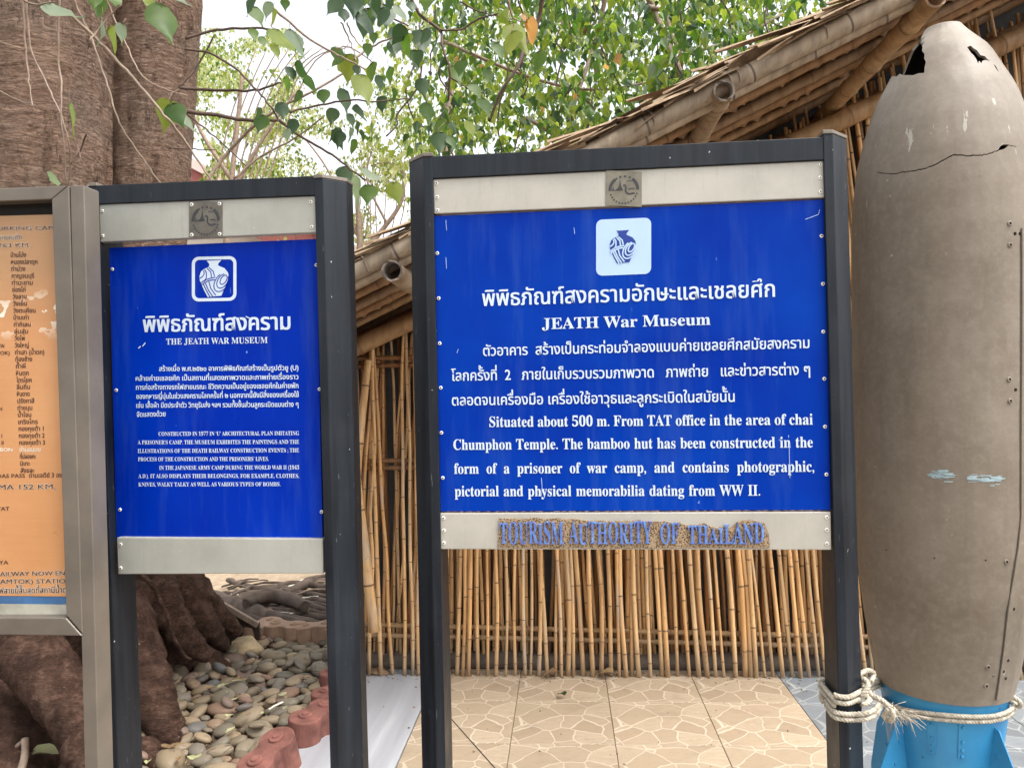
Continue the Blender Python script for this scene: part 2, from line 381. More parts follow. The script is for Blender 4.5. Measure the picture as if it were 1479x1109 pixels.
M['rock'] = simple('tan_rock', (.45, .34, .2), .8, 0, .4, 12, .6, 35)
M['plankm'] = simple('dark_plank', (.06, .04, .028), .8, 0, .4, 10, .4, 60, (1, 1, 6))
M['twig'] = simple('pale_twig', (.26, .19, .14), .8, 0, .3, 30, .3, 80)
M['twig_dark'] = simple('dark_twig', (.09, .055, .04), .8, 0, .3, 30, .3, 80)
M['root'] = simple('grey_root', (.10, .07, .052), .85, 0, .5, 12, .6, 40)
M['red_roof'] = simple('red_metal_roof', (.34, .11, .1), .6, 0, .15, 2, .05)
M['pale_wall'] = simple('pale_render', (.6, .55, .5), .8, 0, .1, 2, .1)
M['pink_trim'] = simple('pink_trim', (.75, .6, .57), .6, 0, .1, 2, .1)
M['mud'] = simple('mud_kerb', (.13, .105, .085), .95, 0, .4, 10, .6, 30)
M['interior'] = simple('old_grey_wall', (.11, .115, .115), .9, 0, .35, 4, .3, 30)
def leafmat(name, a, b, tr, pv=.3, trans=.5):
    t = NT(name); t.t.nodes.remove(t.p); oi = t.n('ObjectInfo'); v = t.coord()
    ge = t.n('NewGeometry'); n = t.noise(ge.outputs['Position'], 11, 4)
    rr = t.math('ADD', t.math('MULTIPLY', oi.outputs['Random'], .5), t.math('MULTIPLY', t.val(n, .3, .7), .5))
    c = t.ramp(rr, [(.1, a), (.9, b)])
    spots = t.math('GREATER_THAN', t.noise(v, 5, 3), .74)
    c = t.mix(t.math('MULTIPLY', spots, .6), c, (.16, .09, .03))
    d = t.n('BsdfPrincipled'); t.l(c, d.inputs['Base Color']); d.inputs['Roughness'].default_value = .42; d.inputs['Specular IOR Level'].default_value = .35
    tl = t.n('BsdfTranslucent'); c2 = t.mix(1., c, tr, 'MULTIPLY'); t.l(c2, tl.inputs[0])
    mx = t.n('MixShader'); mx.inputs[0].default_value = trans; t.l(d.outputs[0], mx.inputs[1]); t.l(tl.outputs[0], mx.inputs[2]); t.l(mx.outputs[0], t.out.inputs[0])
    return t.m
M['leaf_d'] = leafmat('leaf_dark_green', (.03, .06, .03), (.075, .115, .06), (1.3, 1.8, .7), trans=.35)
M['leaf_g'] = leafmat('leaf_green', (.05, .10, .028), (.12, .18, .05), (1.7, 2.0, .7))
M['leaf_y'] = leafmat('leaf_yellow_green', (.13, .19, .035), (.26, .3, .07), (1.8, 1.8, .8))
M['leaf_p'] = leafmat('leaf_pale_grey_green', (.16, .22, .16), (.26, .31, .22), (1.5, 1.6, 1.1))
M['leaf_o'] = leafmat('leaf_dry_orange', (.42, .22, .09), (.5, .36, .14), (1.5, 1.3, .9))
M['leaf_far'] = leafmat('leaf_far_yellow', (.3, .34, .17), (.46, .5, .28), (1.6, 1.6, 1.2), trans=.6)
M['leaf_dry'] = leafmat('leaf_dead', (.25, .15, .08), (.38, .27, .14), (1, 1, 1), trans=.2)
M['leaf_pale_dead'] = leafmat('leaf_dead_pale', (.5, .5, .25), (.6, .6, .35), (1, 1, 1), trans=.2)

# ------------------------------------------------------------------ text (Blender's own built-in font stack, laid out glyph by glyph)
_gc = {}
def _measure(s, off=0.):
    c = bpy.data.curves.new('t', 'FONT'); c.body = s; c.size = 1; c.resolution_u = 2; off = 0.
    o = bpy.data.objects.new('t', c); C.objects.link(o); bpy.context.view_layer.update()
    me = bpy.data.meshes.new_from_object(o.evaluated_get(bpy.context.evaluated_depsgraph_get()))
    vs = [(v.co.x, v.co.y) for v in me.vertices]; fs = [tuple(p.vertices) for p in me.polygons]
    bpy.data.objects.remove(o); bpy.data.curves.remove(c); bpy.data.meshes.remove(me); return vs, fs
_bar = max(v[0] for v in _measure('||')[0])
def glyph(ch, off):
    k = (ch, off)
    if k not in _gc:
        adv = max(v[0] for v in _measure('|'+ch+'|')[0])-_bar
        _gc[k] = ((*_measure(ch, off), adv) if ch != ' ' else ([], [], adv))
    return _gc[k]
def serif(s):
    r = ''
    for ch in s:
        if 'A' <= ch <= 'Z': r += chr(0x1D400+ord(ch)-65)
        elif 'a' <= ch <= 'z': r += chr(0x1D41A+ord(ch)-97)
        elif '0' <= ch <= '9': r += chr(0x1D7CE+ord(ch)-48)
        else: r += ch
    return r
TONE = set('่้๊๋์'); UPV = set('ิีึืั็ำ')
def layout(s, off):
    """list of (verts, faces, x, dy, isspace) and total width in em"""
    out = []; x = 0; prev = ''
    for i, ch in enumerate(s):
        vs, fs, adv = glyph(ch, off); dy = 0
        if ch in TONE:
            j = i-1; nx = s[i+1] if i+1 < len(s) else ''
            if prev in UPV or nx == 'ำ': dy = .17
            else: dy = .0
        out.append((vs, fs, x, dy, ch == ' ')); x += adv
        prev = ch
    return out, x
def textline(sg, s, x0, y0, x1, y1, cap, mat, parent, em=.69, off=0., sx=None, lift=.0012, th=0, name='text_line', jig=None, natural=False):
    u0, v0 = sg.uv(x0, y0, lift); u1, v1 = sg.uv(x1, y1, lift)
    gl, wd = layout(s, 0); sc = sg.mpx(x0, y0)*cap/em
    vis = [g for g in gl if g[0]]
    ink0 = min(v[0] for v in vis[0][0])+vis[0][2]; ink1 = max(v[0] for v in vis[-1][0])+vis[-1][2]
    W = u1-u0; nsp = sum(1 for g in gl if g[4]); ex = 0
    if sx is None: k = W/(ink1-ink0)
    else:
        k = sx
        if nsp and not natural: ex = (W-(ink1-ink0)*k)/nsp
    mb = MB(); b_ = abs(off)
    sh = [(0, 0)] if not b_ or th else ([(b_*c, b_*d) for c, d in ((-1, -.5), (1, .5), (-1, .5), (1, -.5))] if b_ < .05 else [(b_*math.cos(q*math.pi/4), b_*math.sin(q*math.pi/4)) for q in range(8)])
    e = 0
    for gi, (vs, fs, gx, dy, sp) in enumerate(gl):
        if sp: e += ex; continue
        if not fs: continue
        jy = jig(gi) if jig else (1, 0)
        for qi, (ax, ay) in enumerate(sh):
            pv = []
            for (a, b) in vs:
                u = u0+(a+gx-ink0)*k+e+ax*sc; v = lerp(v0, v1, (u-u0)/W)+((b+dy)*jy[0]+jy[1]+ay)*sc
                pv.append(sg.at(u, v, lift+.00002*qi))
            mb.add(pv, fs, 0, False)
    o = mb.obj(name, mat); under(o, parent)
    if th:
        m = o.modifiers.new('s', 'SOLIDIFY'); m.thickness = th; m.offset = 0
    return k

class Sign:
    """a vertical plane through two pixel columns at given depths; all pieces of the sign are laid out on it"""
    def __init__(s, xl, xr, zr, ratio, yref=600):
        s.a = Y(xl, yref, zr*ratio); b = Y(xr, yref, zr); s.a.z = 0; b.z = 0
        s.u = (b-s.a).normalized(); s.n = Vector((s.u.y, -s.u.x, 0))      # towards the viewer
        if s.n.y > 0: s.n = -s.n
    def uv(s, px, py, d=0.):
        p = hit(px, py, s.a+s.n*d, s.n); return ((p-s.a).dot(s.u), p.z)
    def at(s, u, v, d=0.): return s.a+s.u*u+Vector((0, 0, v))+s.n*d
    def mpx(s, px, py): return (hit(px, py, s.a, s.n)-hit(px+1, py, s.a, s.n)).length
    def slab(s, name, quad, front, thick, mat, parent, bev=.0012):
        """quad: 4+ pixel corners, counter-clockwise as seen; front: distance of its front face before the plane"""
        uv = [s.uv(*q, front) for q in quad]; n = len(uv); mb = MB()
        vs = [s.at(u, v, front) for u, v in uv]+[s.at(u, v, front-thick) for u, v in uv]
        fs = [list(range(n)), list(range(2*n-1, n-1, -1))]+[[i, i+n, (i+1) % n+n, (i+1) % n] for i in range(n)]
        mb.add(vs, fs, 0, False); o = mb.obj(name, mat); under(o, parent)
        if bev: bevel(o, bev, 2)
        return o
    def screw(s, px, py, front, parent, r=.0042):
        u, v = s.uv(px, py, front); mb = MB(); n = 10
        for k, (rr, h, m) in enumerate(((r, .0, 0), (r*.95, .0016, 0), (r*.45, .0022, 0), (r*.4, .0012, 1))): pass
        prof = [(r, 0), (r*.92, .0014), (r*.45, .0022), (r*.38, .0010), (0, .0010)]
        vs = []; fs = []; ms = []
        for (rr, h) in prof:
            for j in range(n):
                a = 2*math.pi*j/n; vs.append(s.at(u+rr*math.cos(a), v+rr*math.sin(a), front+h))
        for i in range(len(prof)-1):
            mb2 = [(i*n+j, i*n+(j+1) % n, (i+1)*n+(j+1) % n, (i+1)*n+j) for j in range(n)]
            for f in mb2: fs.append(f); ms.append(1 if i >= 2 else 0)
        mb.v = vs; mb.f = [list(f) for f in fs]; mb.m = ms; mb.sm = [True]*len(fs)
        o = mb.obj('screw', [M['screw'], M['screw_dark']]); return under(o, parent)
    def ribbon(s, pts, wpx, lift, mat, name, parent, closed=False):
        mb = MB(); uv = [Vector(s.uv(*p, lift)) for p in pts]; wd = s.mpx(*pts[0])*wpx/2; n = len(uv); vs = []; 
        for i in range(n):
            a = uv[(i-1) % n] if (closed or i) else uv[i]; b = uv[(i+1) % n] if (closed or i < n-1) else uv[i]
            t = (b-a).normalized(); q = Vector((-t.y, t.x))*wd
            vs += [s.at(*(uv[i]+q), lift), s.at(*(uv[i]-q), lift)]
        fs = [(2*i, 2*i+1, (2*i+3) % (2*n), (2*i+2) % (2*n)) for i in range(n if closed else n-1)]
        mb.add(vs, fs, 0, False); return mb
    def poly(s, pts, lift):
        mb = MB(); mb.add([s.at(*s.uv(*p, lift), lift) for p in pts], [list(range(len(pts)))], 0, False); return mb
def rrect(x0, y0, x1, y1, r, sk=0., n=5):
    out = []
    for cx, cy, a0 in ((x1-r, y0+r, -90), (x1-r, y1-r, 0), (x0+r, y1-r, 90), (x0+r, y0+r, 180)):
        for i in range(n+1):
            a = R_(a0+90*i/n); px = cx+r*math.cos(a); out.append((px, cy+r*math.sin(a)+sk*(px-(x0+x1)/2)))
    return out
def merge(*mbs):
    r = MB()
    for m in mbs:
        o = len(r.v); r.v += m.v; r.f += [[i+o for i in f] for f in m.f]; r.m += m.m; r.sm += m.sm
    return r
def sign_post(sg, pt, pb, side, parent, y_top, label=None):
    """black octagon-fronted post. pt, pb: pixel of the inner front edge high up and low down; side -1 left post, +1 right post"""
    (ut, vt), (ub, vb) = sg.uv(*pt, .01), sg.uv(*pb, .01)
    k = (ub-ut)/(vb-vt); vtop = sg.uv(pt[0], y_top, .01)[1]
    prof = [(0, .010), (.020*side, .010), (.062*side, -.032), (.062*side, -.072), (.052*side, -.082), (0, -.082)]
    mb = MB(); n = len(prof); vs = []
    for v in (-.05, vtop):
        for a, b in prof: vs.append(sg.at(ut+k*(v-vt)+a, v, b))
    fs = [[i, (i+1) % n, (i+1) % n+n, i+n] for i in range(n)]+[list(range(n)), list(range(n, 2*n))]
    if side < 0: fs = [f[::-1] for f in fs]
    mb.add(vs, fs, 0, False); o = bevel(mb.obj('post', M['black']), .0015, 2); under(o, parent)
    # flat cap
    mb = MB(); vs = []
    c = (.03*side, -.036)
    for v in (vtop+.0005, vtop+.0085):
        for a, b in prof: vs.append(sg.at(ut+k*(v-vt)+c[0]+(a-c[0])*1.04, v, c[1]+(b-c[1])*1.04))
    fs2 = [[i, (i+1) % n, (i+1) % n+n, i+n] for i in range(n)]+[list(range(n))[::-1], list(range(n, 2*n))]
    if side < 0: fs2 = [f[::-1] for f in fs2]
    mb.add(vs, fs2, 0, False); cp = bevel(mb.obj('post_cap', M['bronze']), .001, 1); under(cp, o)
    return o
def emblem(sg, x0, y0, x1, y1, sk, front, parent, gold, screws):
    """etched plate: dark arch with small marks, temple spire, barge prow, ring of letters below"""
    q = [(x0, y1-sk*(x0-x1)/2), (x1, y1+sk*(x0-x1)/2), (x1, y0+sk*(x0-x1)/2), (x0, y0-sk*(x0-x1)/2)]
    pl = sg.slab('emblem_plate', q, front+.002, .0019, M['plate_gold' if gold else 'plate_dark'], parent, .0005)
    W, H = x1-x0, y1-y0; cx, cy = (x0+x1)/2, (y0+y1)/2
    P = lambda a, b: (cx+a*W, cy+b*H+sk*a*W)
    L = front+.0026; parts = []
    R1 = .43
    arc = lambda r, a0, a1, n=18: [P(r*math.cos(R_(lerp(a0, a1, i/n))), .04-r*math.sin(R_(lerp(a0, a1, i/n)))) for i in range(n+1)]
    parts.append(sg.ribbon(arc(.385, 0, 52), W*.085, L, None, '', None)); parts.append(sg.ribbon(arc(.385, 128, 180), W*.085, L, None, '', None))
    for a in (60, 80, 100, 118): parts.append(sg.ribbon(arc(.385, a, a+9, 4), W*.05, L, None, '', None))
    parts.append(sg.poly([P(-.24, .04), P(-.02, .04), P(-.05, -.03), P(-.075, -.08), P(-.09, -.16), P(-.105, -.3), P(-.12, -.16), P(-.135, -.08), P(-.17, -.02)], L))
    parts.append(sg.poly([P(-.34, .05), P(-.02, .05), P(-.02, .03), P(-.34, .03)], L))
    parts.append(sg.poly([P(-.32, .03), P(-.27, .03), P(-.295, -.08)], L))
    parts.append(sg.ribbon([P(-.02, -.08), P(.03, -.1), P(.06, -.03), P(.045, .06), P(.08, .13), P(.16, .16), P(.3, .14)], W*.05, L, None, '', None))
    parts.append(sg.poly([P(.1, .03), P(.3, .03), P(.28, -.01), P(.22, .005), P(.18, -.015), P(.14, .005)], L))
    parts.append(sg.ribbon([P(.08, -.21), P(.22, -.21)], H*.02, L, None, '', None))
    for a in range(195, 350, 13): parts.append(sg.ribbon(arc(.38, a, a+7, 3), W*.045, L, None, '', None))
    o = merge(*parts).obj('etched_emblem', M['print_dark']); under(o, pl)
    if screws:
        for a in (-.42, .42):
            for b in (-.42, .42): sg.screw(*P(a, b), front+.002, pl, .0045)
    return pl
VASE = [(435, 295), (670, 290), (625, 335), (615, 370), (650, 390), (720, 420), (775, 490), (785, 540), (770, 620), (740, 700), (700, 790), (670, 860), (450, 875), (400, 780), (355, 680), (325, 610), (318, 540), (345, 460), (400, 420), (460, 400), (478, 370), (470, 335)]
VL = [[(400, 430), (428, 480), (430, 560), (395, 625)], [(385, 450), (395, 500), (372, 540), (325, 572)], [(440, 415), (500, 475), (512, 560)], [(470, 402), (540, 465), (560, 545)],
      [(328, 655), (400, 605), (480, 578), (575, 560)], [(335, 690), (400, 642), (480, 610), (565, 600)], [(380, 665), (430, 770), (485, 872)], [(412, 650), (465, 770), (530, 868)], [(470, 630), (500, 740), (580, 850)]]
def _ell(cx, cy, a, b, rot, a0, a1, n=20):
    r = R_(rot); o = []
    for i in range(n+1):
        t = R_(lerp(a0, a1, i/n)); x, y = a*math.cos(t), b*math.sin(t); o.append((cx+x*math.cos(r)-y*math.sin(r), cy+x*math.sin(r)+y*math.cos(r)))
    return o
VL += [_ell(706, 605, 82, 45, -58, 0, 360), _ell(690, 625, 125, 78, -58, 30, 330), _ell(680, 640, 170, 108, -56, 25, 300)]
def vase(sg, cx, cy, w, sk, lift, mv, ml, parent, lw=2.0):
    k = w/467.0; f = lambda p: (cx+(p[0]-551)*k, cy+(p[1]-583)*k+sk*(p[0]-551)*k)
    v = under(sg.poly([f(p) for p in VASE], lift).obj('vase_symbol', mv), parent)
    parts = [sg.ribbon([f(p) for p in l], lw, lift+.0005, None, '', None) for l in VL]
    under(merge(*parts).obj('vase_line', ml), v)

# ------------------------------------------------------------------ setting: ground, floor, far things
mb = MB(); N = 60; vs = []; xs = [-60+120*i/N for i in range(N+1)]
gx = sorted(set([-60, -30, -15, -8, -5]+[round(-4+.08*i, 3) for i in range(60)]+[1, 2, 4, 8, 15, 30, 60])); gy = sorted(set([-20, -8, -3, -1, 0, .8, 1.4]+[round(1.8+.08*i, 3) for i in range(60)]+[7, 8, 10, 14, 20, 35, 70, 150]))
for yy in gy:
    for xx in gx:
        h = -.03
        if xx < -.35 and 1.5 < yy < 8: h += .025*nz(xx*2.5, yy*2.5)+.012*nz(xx*9, yy*9)
        if xx < -.9 and 1.8 < yy < 5: h += .02
        vs.append((xx, yy, h))
W_ = len(gx); fs = [(j*W_+i, j*W_+i+1, (j+1)*W_+i+1, (j+1)*W_+i) for j in range(len(gy)-1) for i in range(W_-1)]
mb.add(vs, fs); g = mb.obj('ground', M['earth']); tag(g, 'bare earth ground, sandy and pale behind the roots', kind='structure')

TS = .4; S0 = -.225
fl = MB(); sl_a, sl_b = -1.05, 3.6
c4 = [FL(-1.06, .2, -.012), FL(3.4, .2, -.012), FL(3.4, 6.5, -.012), FL(-1.06, 6.5, -.012)]
fl.add(c4+[p-Vector((0, 0, .1)) for p in c4], [(0, 1, 2, 3), (0, 4, 5, 1), (1, 5, 6, 2), (2, 6, 7, 3), (3, 7, 4, 0)], 0, False)
floor = fl.obj('floor', M['mud']); tag(floor, 'tiled floor in front of the bamboo hut', kind='structure')
def tile_mesh(nm, hx, hy, m):
    q = MB(); b = .0015; t = .012
    vs = [(-hx, -hy, -t), (hx, -hy, -t), (hx, hy, -t), (-hx, hy, -t), (-hx, -hy, -b), (hx, -hy, -b), (hx, hy, -b), (-hx, hy, -b), (-hx+b, -hy+b, 0), (hx-b, -hy+b, 0), (hx-b, hy-b, 0), (-hx+b, hy-b, 0)]
    fs = [(0, 1, 5, 4), (1, 2, 6, 5), (2, 3, 7, 6), (3, 0, 4, 7), (4, 5, 9, 8), (5, 6, 10, 9), (6, 7, 11, 10), (7, 4, 8, 11), (8, 9, 10, 11)]
    q.add(vs, fs, 0, False); return q.mesh(nm, [m])
tm = tile_mesh('tile', TS/2-.0012, TS/2-.0012, M['tile']); tg = tile_mesh('grey_tile', TS/2-.0012, TS/2-.0012, M['tile_grey'])
D0 = 3.348
RZ = Matrix.Rotation(-YAW, 4, 'Z')
for i in range(-1, 7):
    for j in range(-7, 3):
        s = S0+TS*(i+.5); d = D0+TS*(j+.5)
        p = FL(s, d, .0004*rnd.uniform(-1, 1))
        put('tile' if i < 3 else 'grey_tile', tm if i < 3 else tg, floor, Matrix.Translation(p) @ RZ @ Matrix.Rotation(rnd.gauss(0, .0008), 4, 'Z'))
hw = (1.05-.628)/2
sm_ = tile_mesh('slab_tile', hw, .6, M['slab'])
for d in (.9, 2.104, 3.308): put('slab_tile', sm_, floor, Matrix.Translation(FL(-.628-hw-.001, d, .0)) @ RZ)
a, b = G(645, 1030, .001), G(735, 1131, .001)
cb = MB(); q = (b-a).normalized().cross(Vector((0, 0, 1)))*.0022; cb.add([a+q, b+q, b-q, a-q], [(0, 1, 2, 3)], 0, False)
o = under(cb.obj('crack', M['gap']), floor)

# far red-roofed building, gable edge falling to the right
bld = thing('red_roofed_building', 'far building with a red roof and pink edge trim, seen over the small sign', 'building', (-3, 11, 0))
mb = MB(); A = Y(190, 195, 10.5); B = Y(560, 392, 10.5); A.y = B.y = 10.5
n_ = 14
for i in range(n_):
    p = A.lerp(B, i/n_); q = A.lerp(B, (i+.94)/n_)
    mb.add([p, q, q+Vector((1.2, 7, 0)), p+Vector((1.2, 7, 0))], [(0, 1, 2, 3)], 0, False)
    mb.add([p-Vector((0, 0, .5)), q-Vector((0, 0, .5)), q, p], [(0, 1, 2, 3)], 0, False)
under(mb.obj('roof', M['red_roof']), bld)
mb = MB(); t = (B-A).normalized(); up = Vector((0, 0, 1))
mb.add([A-up*.02+Vector((0, -.05, 0)), B-up*.02+Vector((0, -.05, 0)), B+up*.12+Vector((0, -.05, 0)), A+up*.12+Vector((0, -.05, 0)), A+up*.12+Vector((0, .1, 0)), B+up*.12+Vector((0, .1, 0))], [(0, 1, 2, 3), (3, 2, 5, 4)], 0, False)
under(mb.obj('roof_edge', M['pink_trim']), bld)
mb = MB(); mb.add([(A.x, 10.8, 0), (B.x, 10.8, 0), (B.x, 10.8, B.z), (A.x, 10.8, A.z), (A.x, 15, 0), (B.x, 15, 0), (B.x, 15, B.z), (A.x, 15, A.z)], [(0, 1, 2, 3), (4, 5, 6, 7), (0, 3, 7, 4), (1, 5, 6, 2)], 0, False)
under(mb.obj('wall', M['pale_wall']), bld)

# ------------------------------------------------------------------ bamboo
def bamboo(pts, r, seg, mats, name, n=10, bend=0., node=1.12, jag=True, r2=None):
    """a culm: internodes with a raised ring and dark scar at every node"""
    pts = [Vector(p) for p in pts]
    L = sum((pts[i+1]-pts[i]).length for i in range(len(pts)-1))
    path = smoothpath(pts, 10) if len(pts) > 2 else [pts[0].lerp(pts[1], i/16) for i in range(17)]
    cum = [0]
    for i in range(len(path)-1): cum.append(cum[-1]+(path[i+1]-path[i]).length)
    def at(s):
        s = max(0, min(cum[-1], s))
        for i in range(len(cum)-1):
            if s <= cum[i+1]: return path[i].lerp(path[i+1], (s-cum[i])/max(1e-9, cum[i+1]-cum[i]))
        return path[-1]
    ss = [0]; x = seg*rnd.uniform(.2, .9); nodes = []
    while x < cum[-1]-.02: nodes.append(x); x += seg*rnd.uniform(.8, 1.2)
    P_, Rr, dk = [], [], []
    def rr(s): return lerp(r, r2 if r2 else r, s/cum[-1])
    last = 0; P_.append(at(0)); Rr.append(rr(0)); dk.append(0)
    for x in nodes:
        mid = (last+x)/2; P_.append(at(mid)); Rr.append(rr(mid)*.97); dk.append(0)
        e = min(.006, r*.35)
        for dx, f, d in ((-2.2*e, .985, 0), (-e, node, 1), (-.2*e, .96, 1), (.5*e, node*.97, 0), (2*e, 1.0, 0)):
            P_.append(at(x+dx)); Rr.append(rr(x)*f); dk.append(d)
        last = x
    mid = (last+cum[-1])/2; P_.append(at(mid)); Rr.append(rr(mid)*.97); dk.append(0)
    P_.append(at(cum[-1])); Rr.append(rr(cum[-1])); dk.append(0)
    m = MB(); m.tube(P_, Rr, n, 0)
    for i in range(len(P_)-1):
        if dk[i]:
            for j in range(n): m.m[i*n+j] = 1
    return m
# hut
hut = thing('bamboo_hut', 'bamboo hut with slanting thatched roof and wall of upright canes behind the signs', 'hut', FL(.5, 3.7, 0))
WALL = 3.68
# plate line (in plane d=3.6) and gable line (in plane d=2.7)
DG = 2.7
def gab(px, d=DG):  # point on the gable beam axis line
    return D(px, 394-.506*(px-506), d)
gA, gB = D(330, 483, DG), D(1900, -311.4, DG)
gdir = (gB-gA).normalized()
o = under(bamboo([gA, gA.lerp(gB, .5)+Vector((0, 0, -.01)), gB], .034, .36, None, '', 16, node=1.05).obj('gable_beam', [M['bam_grey'], M['node_grey']]), hut)
# second, lighter culm lapped behind it
sh = Vector((0, 0, -.042))+TD*.03
o = under(bamboo([gA+sh, gB+sh], .022, .33, None, '', 14).obj('gable_beam', [M['bam_grey'], M['node_grey']]), hut)
# rattan ties on the beam
for px, py in ((597, 345), (530, 385), (1050, 100), (1062, 100), (1187, 40), (940, 160)):
    p = D(px, 394-.506*(px-506), DG); t = gdir; a = Vector((0, 0, 1)).cross(t).normalized(); b = t.cross(a)
    m = MB(); m.tube([p+(a*math.cos(k/8*math.pi)+b*math.sin(k/8*math.pi))*.038+t*.004*math.sin(k) for k in range(17)], .0028, 5)
    under(m.obj('tie', M['twig']), hut)
roofn = gdir.cross(TD).normalized(); roofn = roofn if roofn.z > 0 else -roofn
def roofpt(q, d, off): return gA+gdir*q+TD*(d-DG)+roofn*off
LQ = (gB-gA).length
# rafters (parallel to gable edge, under the thatch)
raf_d = [2.83, 3.0, 3.18, 3.36, 3.54, 3.74]
for d in raf_d:
    rr = rnd.uniform(.019, .025)
    under(bamboo([roofpt(-.3, d, -.006+rnd.uniform(-.006, .006)), roofpt(LQ/2, d, -.008+rnd.uniform(-.006, .006)), roofpt(LQ+.5, d, -.006)], rr, .3, None, '', 10).obj('rafter', [M['bam_raf'], M['node']]), hut)
# purlins with their open ends towards the viewer
def purlin(px, py, r, mat, nm, d0=DG-.06):
    p = D(px, py, d0); m = bamboo([p, p+TD*1.6], r, .3, None, '', 16)
    nn = 16; ff = m.f; # hollow mouth: replace front cap by an inner sleeve
    idx = next(i for i, f in enumerate(m.f) if len(f) == nn); del m.f[idx], m.m[idx], m.sm[idx]
    fr = m.v[:nn]; c = p.copy(); o_ = len(m.v)
    ring = [v.copy() for v in fr]
    for i_ in range(nn): m.v[i_] = m.v[i_]-TD*rnd.uniform(-.004, .006)
    m.v += [c+(v-c)*.8-TD*0 for v in ring]+[c+(v-c)*.76+TD*.12 for v in ring]
    for j in range(nn):
        k = (j+1) % nn
        m.f += [[j, k, o_+k, o_+j], [o_+j, o_+k, o_+nn+k, o_+nn+j]]; m.m += [1, 1]; m.sm += [False, True]
    m.f.append([o_+nn+j for j in range(nn)]); m.m.append(1); m.sm.append(False)
    return under(m.obj('purlin', mat), hut)
purlin(1046, 131, .037, [M['bam_grey'], M['node_grey']], 'a')
purlin(566, 391, .038, [M['bam_grey'], M['node_grey']], 'b')
purlin(1352, -4, .036, [M['bam_mid'], M['node']], 'c')
# wall plate
plA, plB = D(470, 522, 3.6), D(1900, -146, 3.6)
under(bamboo([plA, plB], .044, .34, None, '', 14, node=1.06).obj('wall_plate', [M['bam_mid'], M['node']]), hut)
under(bamboo([plA+Vector((0, 0, .05))+TD*.1, plB+Vector((0, 0, .05))+TD*.1], .03, .3, None, '', 12).obj('wall_plate', [M['cane_dark'], M['node']]), hut)
def plate_z(p): # height of the plate above a point of the wall
    t = (p-plA).dot(CD)/(plB-plA).dot(CD); return lerp(plA.z, plB.z, t)
# thatch: overlapping dry leaves under and over the rafters
def thatch_leaf(mb, p, u, v, L, wd, m, tilt):
    """a bent blade from p along u, width along v"""
    n = u.cross(v).normalized(); a = p; k = [0, .35, .7, 1]; wv = [.9, 1, .85, .25]; vs = []
    for i in range(4):
        c = p+u*(L*k[i])+n*(tilt*k[i]*k[i]*L)
        vs += [c-v*wd*wv[i]/2+n*.006, c+n*-.004, c+v*wd*wv[i]/2+n*.006]
    fs = []
    for i in range(3):
        for j in range(2): fs.append((3*i+j, 3*i+j+1, 3*i+4+j, 3*i+3+j))
    mb.add(vs, fs, m, False)
mb = MB(); q = -.3
sk = TD
# underside rows: blades run across the rafters (along the depth direction), row after row along the slope
while q < LQ+.6:
    d = DG+.02
    while d < 4.3:
        u = (-gdir*.25+TD*rnd.uniform(-.3, .3)+gdir*rnd.uniform(-.2, .05)).normalized()
        wdt = rnd.uniform(.04, .065)
        thatch_leaf(mb, roofpt(q+rnd.uniform(-.02, .02), d, .036+rnd.uniform(-.006, .008)), -gdir if rnd.random() < .8 else u, TD, rnd.uniform(.09, .17), wdt, 0, rnd.uniform(-.05, .05))
        d += .05
    q += .045
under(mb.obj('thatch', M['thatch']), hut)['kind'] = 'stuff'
mb = MB()
sheet = [roofpt(-.35, DG+.05, .048), roofpt(LQ+.3, DG+.05, .048), roofpt(LQ+.3, 4.6, .048), roofpt(-.35, 4.6, .048)]
mb.add(sheet+[p+roofn*.012 for p in sheet], [(0, 1, 2, 3), (4, 7, 6, 5), (0, 4, 5, 1), (1, 5, 6, 2), (2, 6, 7, 3), (3, 7, 4, 0)], 0, False)
under(mb.obj('roof_lining', M['thatch']), hut)
mb = MB(); q = -.3
while q < LQ+.5:
    for d in (DG-.01, DG+.05, DG+.12, DG+.3, DG+.6):
        u = (-gdir+TD*rnd.uniform(-.25, .1)+roofn*rnd.uniform(-.02, .10)).normalized()
        thatch_leaf(mb, roofpt(q+rnd.uniform(0, .1), d+rnd.uniform(-.03, .03), (.036 if d < DG+.08 else .07)+rnd.uniform(-.015, .02)), u, (TD+roofn*rnd.uniform(-.3, .3)).normalized(), rnd.uniform(.15, .38), rnd.uniform(.03, .06), 0, rnd.uniform(-.08, .12))
    q += .035
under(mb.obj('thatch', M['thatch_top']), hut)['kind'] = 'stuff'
# scalloped thatch courses tied in folds over every gap between rafters, as seen from below
mb = MB()
dd_ = DG+.06
while dd_ < 3.85:
    q = -.2
    while q < LQ+.2:
        wq = rnd.uniform(.045, .085); h0 = .03; dp = rnd.uniform(.016, .034)
        a = roofpt(q, dd_-.035, h0); b = roofpt(q+wq, dd_-.035, h0); m_ = roofpt(q+wq*.5, dd_-.04, h0-.004)
        c = roofpt(q+wq*1.02, dd_+.02, h0-dp*.35); e = roofpt(q-.005, dd_+.02, h0-dp*.7); t_ = roofpt(q+wq*rnd.uniform(.25, .6), dd_+.035, h0-dp*1.25)
        mb.add([a, m_, b, c, t_, e], [(0, 1, 4, 5), (1, 2, 3, 4)], 0, False)
        q += wq*.86
    dd_ += .06
under(mb.obj('thatch', M['thatch_edge']), hut)['kind'] = 'stuff'

